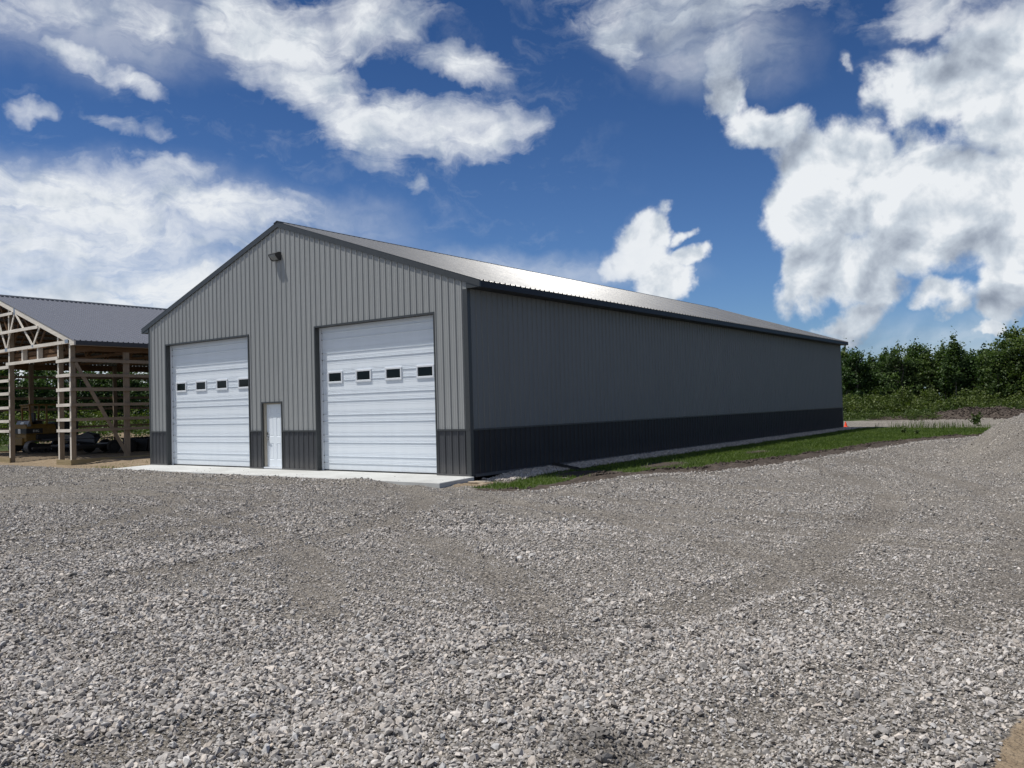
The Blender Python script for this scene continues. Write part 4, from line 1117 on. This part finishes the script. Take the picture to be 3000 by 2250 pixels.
# ------------------------------------------------------------------ sun, sky, clouds
SUN = Vector((-.35, -.278, 1.0)).normalized()
sd = bpy.data.lights.new('sun', 'SUN'); sd.energy = 5.0; sd.angle = math.radians(.53); sd.color = (1, .965, .90)
so = bpy.data.objects.new('sun', sd); COL.objects.link(so); so.rotation_euler = SUN.to_track_quat('Z', 'Y').to_euler(); so.location = (0, 0, 60)
world = bpy.data.worlds.new('World'); scene.world = world; world.use_nodes = True
nt = world.node_tree; bg = nt.nodes['Background']
sky = N(nt, 'ShaderNodeTexSky'); sky.sky_type = 'NISHITA'; sky.sun_disc = False
sky.sun_elevation = math.asin(SUN.z); sky.sun_rotation = math.atan2(SUN.x, SUN.y)
sky.air_density = 1.0; sky.dust_density = .4; sky.ozone_density = 3.0; sky.altitude = 300
bg.inputs['Strength'].default_value = .085
CLOUDS = [(-0.949, 0.433, 0.076, 0.033, 5.544, 1.0), (-0.91, 0.417, 0.093, 0.044, 4.468, 1.0), (-0.802, 0.431, 0.077, 0.035, 12.199, 1.0), (-0.877, 0.388, 0.079, 0.039, -26.57, 1.0), (-0.854, 0.358, 0.072, 0.029, -22.361, 0.95), (-0.815, 0.33, 0.069, 0.037, -38.36, 0.95), (-0.746, 0.32, 0.078, 0.034, -14.641, 1.0), (-0.679, 0.323, 0.071, 0.032, -0.767, 1.0), (-0.633, 0.322, 0.037, 0.023, -1.557, 0.75), (-1.151, 0.408, 0.073, 0.022, 15.037, 0.75), (-1.056, 0.415, 0.06, 0.026, -17.194, 0.75), (-1.119, 0.372, 0.046, 0.013, -9.582, 0.75), (-1.071, 0.355, 0.045, 0.012, -28.01, 0.7), (-1.173, 0.321, 0.025, 0.011, 8.393, 0.65), (-1.089, 0.309, 0.034, 0.01, -23.66, 0.55), (-1.04, 0.301, 0.025, 0.011, -14.731, 0.5), (-1.132, 0.23, 0.123, 0.039, 2.073, 1.0), (-0.991, 0.229, 0.132, 0.03, -4.979, 1.0), (-1.067, 0.147, 0.131, 0.026, 2.076, 0.95), (-0.958, 0.185, 0.045, 0.008, 1.796, 0.7), (-1.055, 0.265, 0.07, 0.016, -0.268, 0.75), (-0.888, 0.241, 0.043, 0.011, -8.187, 0.5), (-0.694, 0.392, 0.054, 0.018, -12.29, 0.85), (-0.757, 0.254, 0.021, 0.01, 0.134, 0.65), (-0.424, 0.442, 0.128, 0.037, -6.206, 0.85), (-0.382, 0.396, 0.055, 0.038, -66.777, 0.75), (-0.388, 0.347, 0.051, 0.025, -66.172, 0.7), (-0.503, 0.425, 0.041, 0.024, -54.31, 0.75), (-0.241, 0.355, 0.018, 0.008, -59.332, 0.5), (-0.171, 0.391, 0.053, 0.026, 8.391, 0.9), (-0.088, 0.37, 0.067, 0.034, 11.683, 0.8), (-0.174, 0.32, 0.05, 0.037, -10.11, 1.0), (-0.131, 0.325, 0.07, 0.043, 8.803, 1.0), (-0.091, 0.297, 0.061, 0.081, -11.386, 1.0), (-0.32, 0.296, 0.071, 0.024, -3.799, 0.9), (-0.252, 0.261, 0.078, 0.04, -7.422, 1.0), (-0.232, 0.226, 0.087, 0.062, -7.03, 1.0), (-0.298, 0.211, 0.048, 0.056, -5.774, 0.95), (-0.141, 0.214, 0.09, 0.084, -8.155, 1.0), (-0.278, 0.145, 0.043, 0.042, -4.75, 1.0), (-0.239, 0.127, 0.046, 0.041, -4.72, 1.0), (-0.19, 0.163, 0.06, 0.047, -6.124, 0.95), (-0.1, 0.163, 0.055, 0.045, -7.268, 1.0), (-0.255, 0.082, 0.035, 0.019, -3.583, 0.75), (-0.175, 0.103, 0.04, 0.02, -4.667, 0.9), (-0.105, 0.1, 0.043, 0.03, 9.815, 1.0), (-0.121, 0.064, 0.025, 0.009, -3.892, 0.8), (-0.471, 0.196, 0.026, 0.028, -3.419, 1.0), (-0.481, 0.171, 0.036, 0.03, -3.089, 1.0), (-0.458, 0.142, 0.036, 0.032, -3.042, 1.0), (-0.432, 0.168, 0.034, 0.015, 16.292, 0.8), (-0.438, 0.192, 0.028, 0.010, 26.012, 0.7), (-0.49, 0.07, 0.06, 0.04, 0, 1.2)]  # last ellipse: unseen bright bank added behind the shed for the roof reflection
GREYS = [(-0.224, 0.148, 0.066, 0.037), (-0.264, 0.117, 0.05, 0.025), (-0.198, 0.112, 0.037, 0.017), (-0.146, 0.26, 0.045, 0.025), (-0.424, 0.432, 0.107, 0.037), (-0.387, 0.358, 0.058, 0.045), (-0.115, 0.091, 0.05, 0.017), (-0.111, 0.344, 0.062, 0.021), (-0.128, 0.145, 0.062, 0.025), (-0.255, 0.078, 0.045, 0.021), (-0.314, 0.269, 0.05, 0.017)]
tc = N(nt, 'ShaderNodeTexCoord'); D = tc.outputs['Generated']
nrmz = N(nt, 'ShaderNodeVectorMath'); nrmz.operation = 'NORMALIZE'; link(nt, D, nrmz.inputs[0]); D = nrmz.outputs[0]
sp = N(nt, 'ShaderNodeSeparateXYZ'); link(nt, D, sp.inputs[0])
az = mth(nt, 'ARCTAN2', sp.outputs[0], sp.outputs[1]); el = mth(nt, 'ARCSINE', sp.outputs[2])
pc = N(nt, 'ShaderNodeCombineXYZ'); link(nt, az, pc.inputs[0]); link(nt, el, pc.inputs[1])
# wisp warp
w1 = noise_node(nt, D, 5.5, 3, .55); w2 = noise_node(nt, D, 22, 4, .6)
def vop(op, a, b_, c_=None):
    q = N(nt, 'ShaderNodeVectorMath'); q.operation = op
    for i, s in enumerate((a, b_, c_)):
        if s is None: continue
        if isinstance(s, tuple): q.inputs[i].default_value = s
        else: link(nt, s, q.inputs[i])
    return q.outputs[0]
wa = vop('MULTIPLY', vop('SUBTRACT', w1.outputs['Color'], (.5, .5, .5)), (.11, .07, 0))
wb_ = vop('MULTIPLY', vop('SUBTRACT', w2.outputs['Color'], (.5, .5, .5)), (.045, .035, 0))
P = vop('ADD', vop('ADD', pc.outputs[0], wa), wb_)
def ell(cx, cy, a, b_, rot, w, src):
    mp = N(nt, 'ShaderNodeMapping'); mp.vector_type = 'TEXTURE'; mp.inputs['Location'].default_value = (cx, cy, 0)
    mp.inputs['Rotation'].default_value = (0, 0, math.radians(rot)); mp.inputs['Scale'].default_value = (a*1.0, b_*1.05, 1); link(nt, src, mp.inputs[0])
    ln = N(nt, 'ShaderNodeVectorMath'); ln.operation = 'LENGTH'; link(nt, mp.outputs[0], ln.inputs[0])
    return smap(nt, ln.outputs['Value'], 1.52, .25, 0, w)
acc = None
for cdef in CLOUDS:
    e = ell(*cdef, P)
    acc = e if acc is None else mth(nt, 'SMOOTH_MAX', acc, e, .12)
# unseen clouds added toward the sun to brighten the gable front
gen = noise_node(nt, D, 2.6, 3, .5)
behind = smap(nt, sp.outputs[1], .15, -.35)
genv = mth(nt, 'MULTIPLY', smap(nt, gen.outputs[0], .40, .62, 0, .9), behind)
acc = mth(nt, 'MAXIMUM', acc, genv)
d1 = noise_node(nt, D, 13, 10, .60, .30)
st = N(nt, 'ShaderNodeMapping'); st.inputs['Rotation'].default_value = (0, 0, math.radians(-14)); st.inputs['Scale'].default_value = (.55, 1.7, 1)
link(nt, P, st.inputs[0])
dw = noise_node(nt, st.outputs[0], 20, 10, .62, .8)          # drawn-out wisps
d2 = noise_node(nt, D, 42, 8, .62, .2)
cum = mth(nt, 'MULTIPLY', smap(nt, az, -.60, -.44), smap(nt, el, .41, .34))                                # cumulus side / wispy side
wisp = mth(nt, 'ADD', mth(nt, 'MULTIPLY', dw.outputs[0], .55), mth(nt, 'ADD', mth(nt, 'MULTIPLY', d1.outputs[0], .25), mth(nt, 'MULTIPLY', d2.outputs[0], .20)))
puff = mth(nt, 'ADD', mth(nt, 'MULTIPLY', d1.outputs[0], .80), mth(nt, 'MULTIPLY', d2.outputs[0], .20))
def lerp(f, a, b_): return mth(nt, 'ADD', mth(nt, 'MULTIPLY', a, mth(nt, 'SUBTRACT', 1., f)), mth(nt, 'MULTIPLY', b_, f))
det = lerp(cum, wisp, puff)
amp = lerp(cum, 2.5, 1.9)
dens = mth(nt, 'ADD', acc, mth(nt, 'MULTIPLY', mth(nt, 'SUBTRACT', det, .5), amp))
aw = smap(nt, dens, .10, 1.05, 0, .95, False); ac = smap(nt, dens, .28, .74, 0, .99)
aw = mth(nt, 'POWER', aw, 1.15)
alpha = lerp(cum, aw, ac)
alpha = mth(nt, 'MULTIPLY', alpha, smap(nt, acc, .01, .20))
veil = None
for vdef in ((-1.16, .20, .24, .060, 2, .84), (-1.05, .125, .26, .050, 2, .90), (-1.15, .07, .30, .05, 0, .85), (-1.10, .415, .16, .05, 0, .42), (-.60, .165, .15, .022, -5, .38), (-.88, .22, .12, .03, -8, .30), (-.41, .41, .11, .05, -20, .50), (-.16, .05, .18, .03, 0, .30)):
    e = ell(*vdef, P); veil = e if veil is None else mth(nt, 'MAXIMUM', veil, e)
veil = mth(nt, 'MULTIPLY', veil, smap(nt, dw.outputs[0], .22, .62, .45, 1.1))
alpha = mth(nt, 'MAXIMUM', alpha, veil)
off = vop('ADD', D, (-.009, -.004, .014))
d1a = noise_node(nt, D, 17, 8, .52, .25); d1b = noise_node(nt, off, 17, 8, .52, .25)
rel = mth(nt, 'SUBTRACT', d1a.outputs[0], d1b.outputs[0])
gacc = None
for g_ in GREYS:
    e = ell(*g_, 0, .85, P); gacc = e if gacc is None else mth(nt, 'MAXIMUM', gacc, e)
n5 = noise_node(nt, D, 9, 6, .55)
lit = mth(nt, 'ADD', mth(nt, 'MULTIPLY', rel, lerp(cum, 1.4, 2.3)), .96)
lit = mth(nt, 'SUBTRACT', lit, mth(nt, 'MULTIPLY', gacc, mth(nt, 'ADD', mth(nt, 'MULTIPLY', n5.outputs[0], .9), .05)))
lit = mth(nt, 'ADD', lit, mth(nt, 'MULTIPLY', mth(nt, 'SUBTRACT', n5.outputs[0], .5), .5), clamp=True)
ccol = ramp(nt, lit, [(0, (.20, .24, .31)), (.35, (.36, .41, .49)), (.72, (.58, .64, .71)), (1, (.84, .87, .90))]).outputs[0]
K = 1/.085
cl = mixc(nt, 1., ccol, (K, K, K), 'MULTIPLY')
cl.node.clamp_result = False
# deepen the clear sky like the photograph
hz = smap(nt, sp.outputs[2], 0, .55)
tintn = mixc(nt, hz, (.58, .78, 1.08), (.23, .43, .70))
skyc = mixc(nt, 1., sky.outputs[0], tintn, 'MULTIPLY')
final = mixc(nt, alpha, skyc, cl)
link(nt, final, bg.inputs['Color'])
world.cycles.sampling_method = 'MANUAL'; world.cycles.sample_map_resolution = 1024

# ------------------------------------------------------------------ camera
cam = bpy.data.cameras.new('camera'); co = bpy.data.objects.new('camera', cam); COL.objects.link(co); scene.camera = co
cam.sensor_width = 36; cam.lens = 29.049; cam.clip_start = .05; cam.clip_end = 4000
Rr = Vector((0.80028354, 0.59900622, -0.02716248)); Uu = Vector((0.0383115, -0.00587305, 0.99924859)); Ff = Vector((-0.59839659, 0.80072283, 0.02764894))
co.matrix_world = Matrix(((Rr.x, Uu.x, -Ff.x, 13.52633), (Rr.y, Uu.y, -Ff.y, -16.26897), (Rr.z, Uu.z, -Ff.z, 1.74167), (0, 0, 0, 1)))
scene.view_settings.view_transform = 'Standard'; scene.view_settings.look = 'None'; scene.view_settings.exposure = 0; scene.view_settings.gamma = 1
scene.render.engine = 'CYCLES'
scene.cycles.max_bounces = 6; scene.cycles.diffuse_bounces = 3; scene.cycles.glossy_bounces = 3
scene.cycles.use_denoising = True
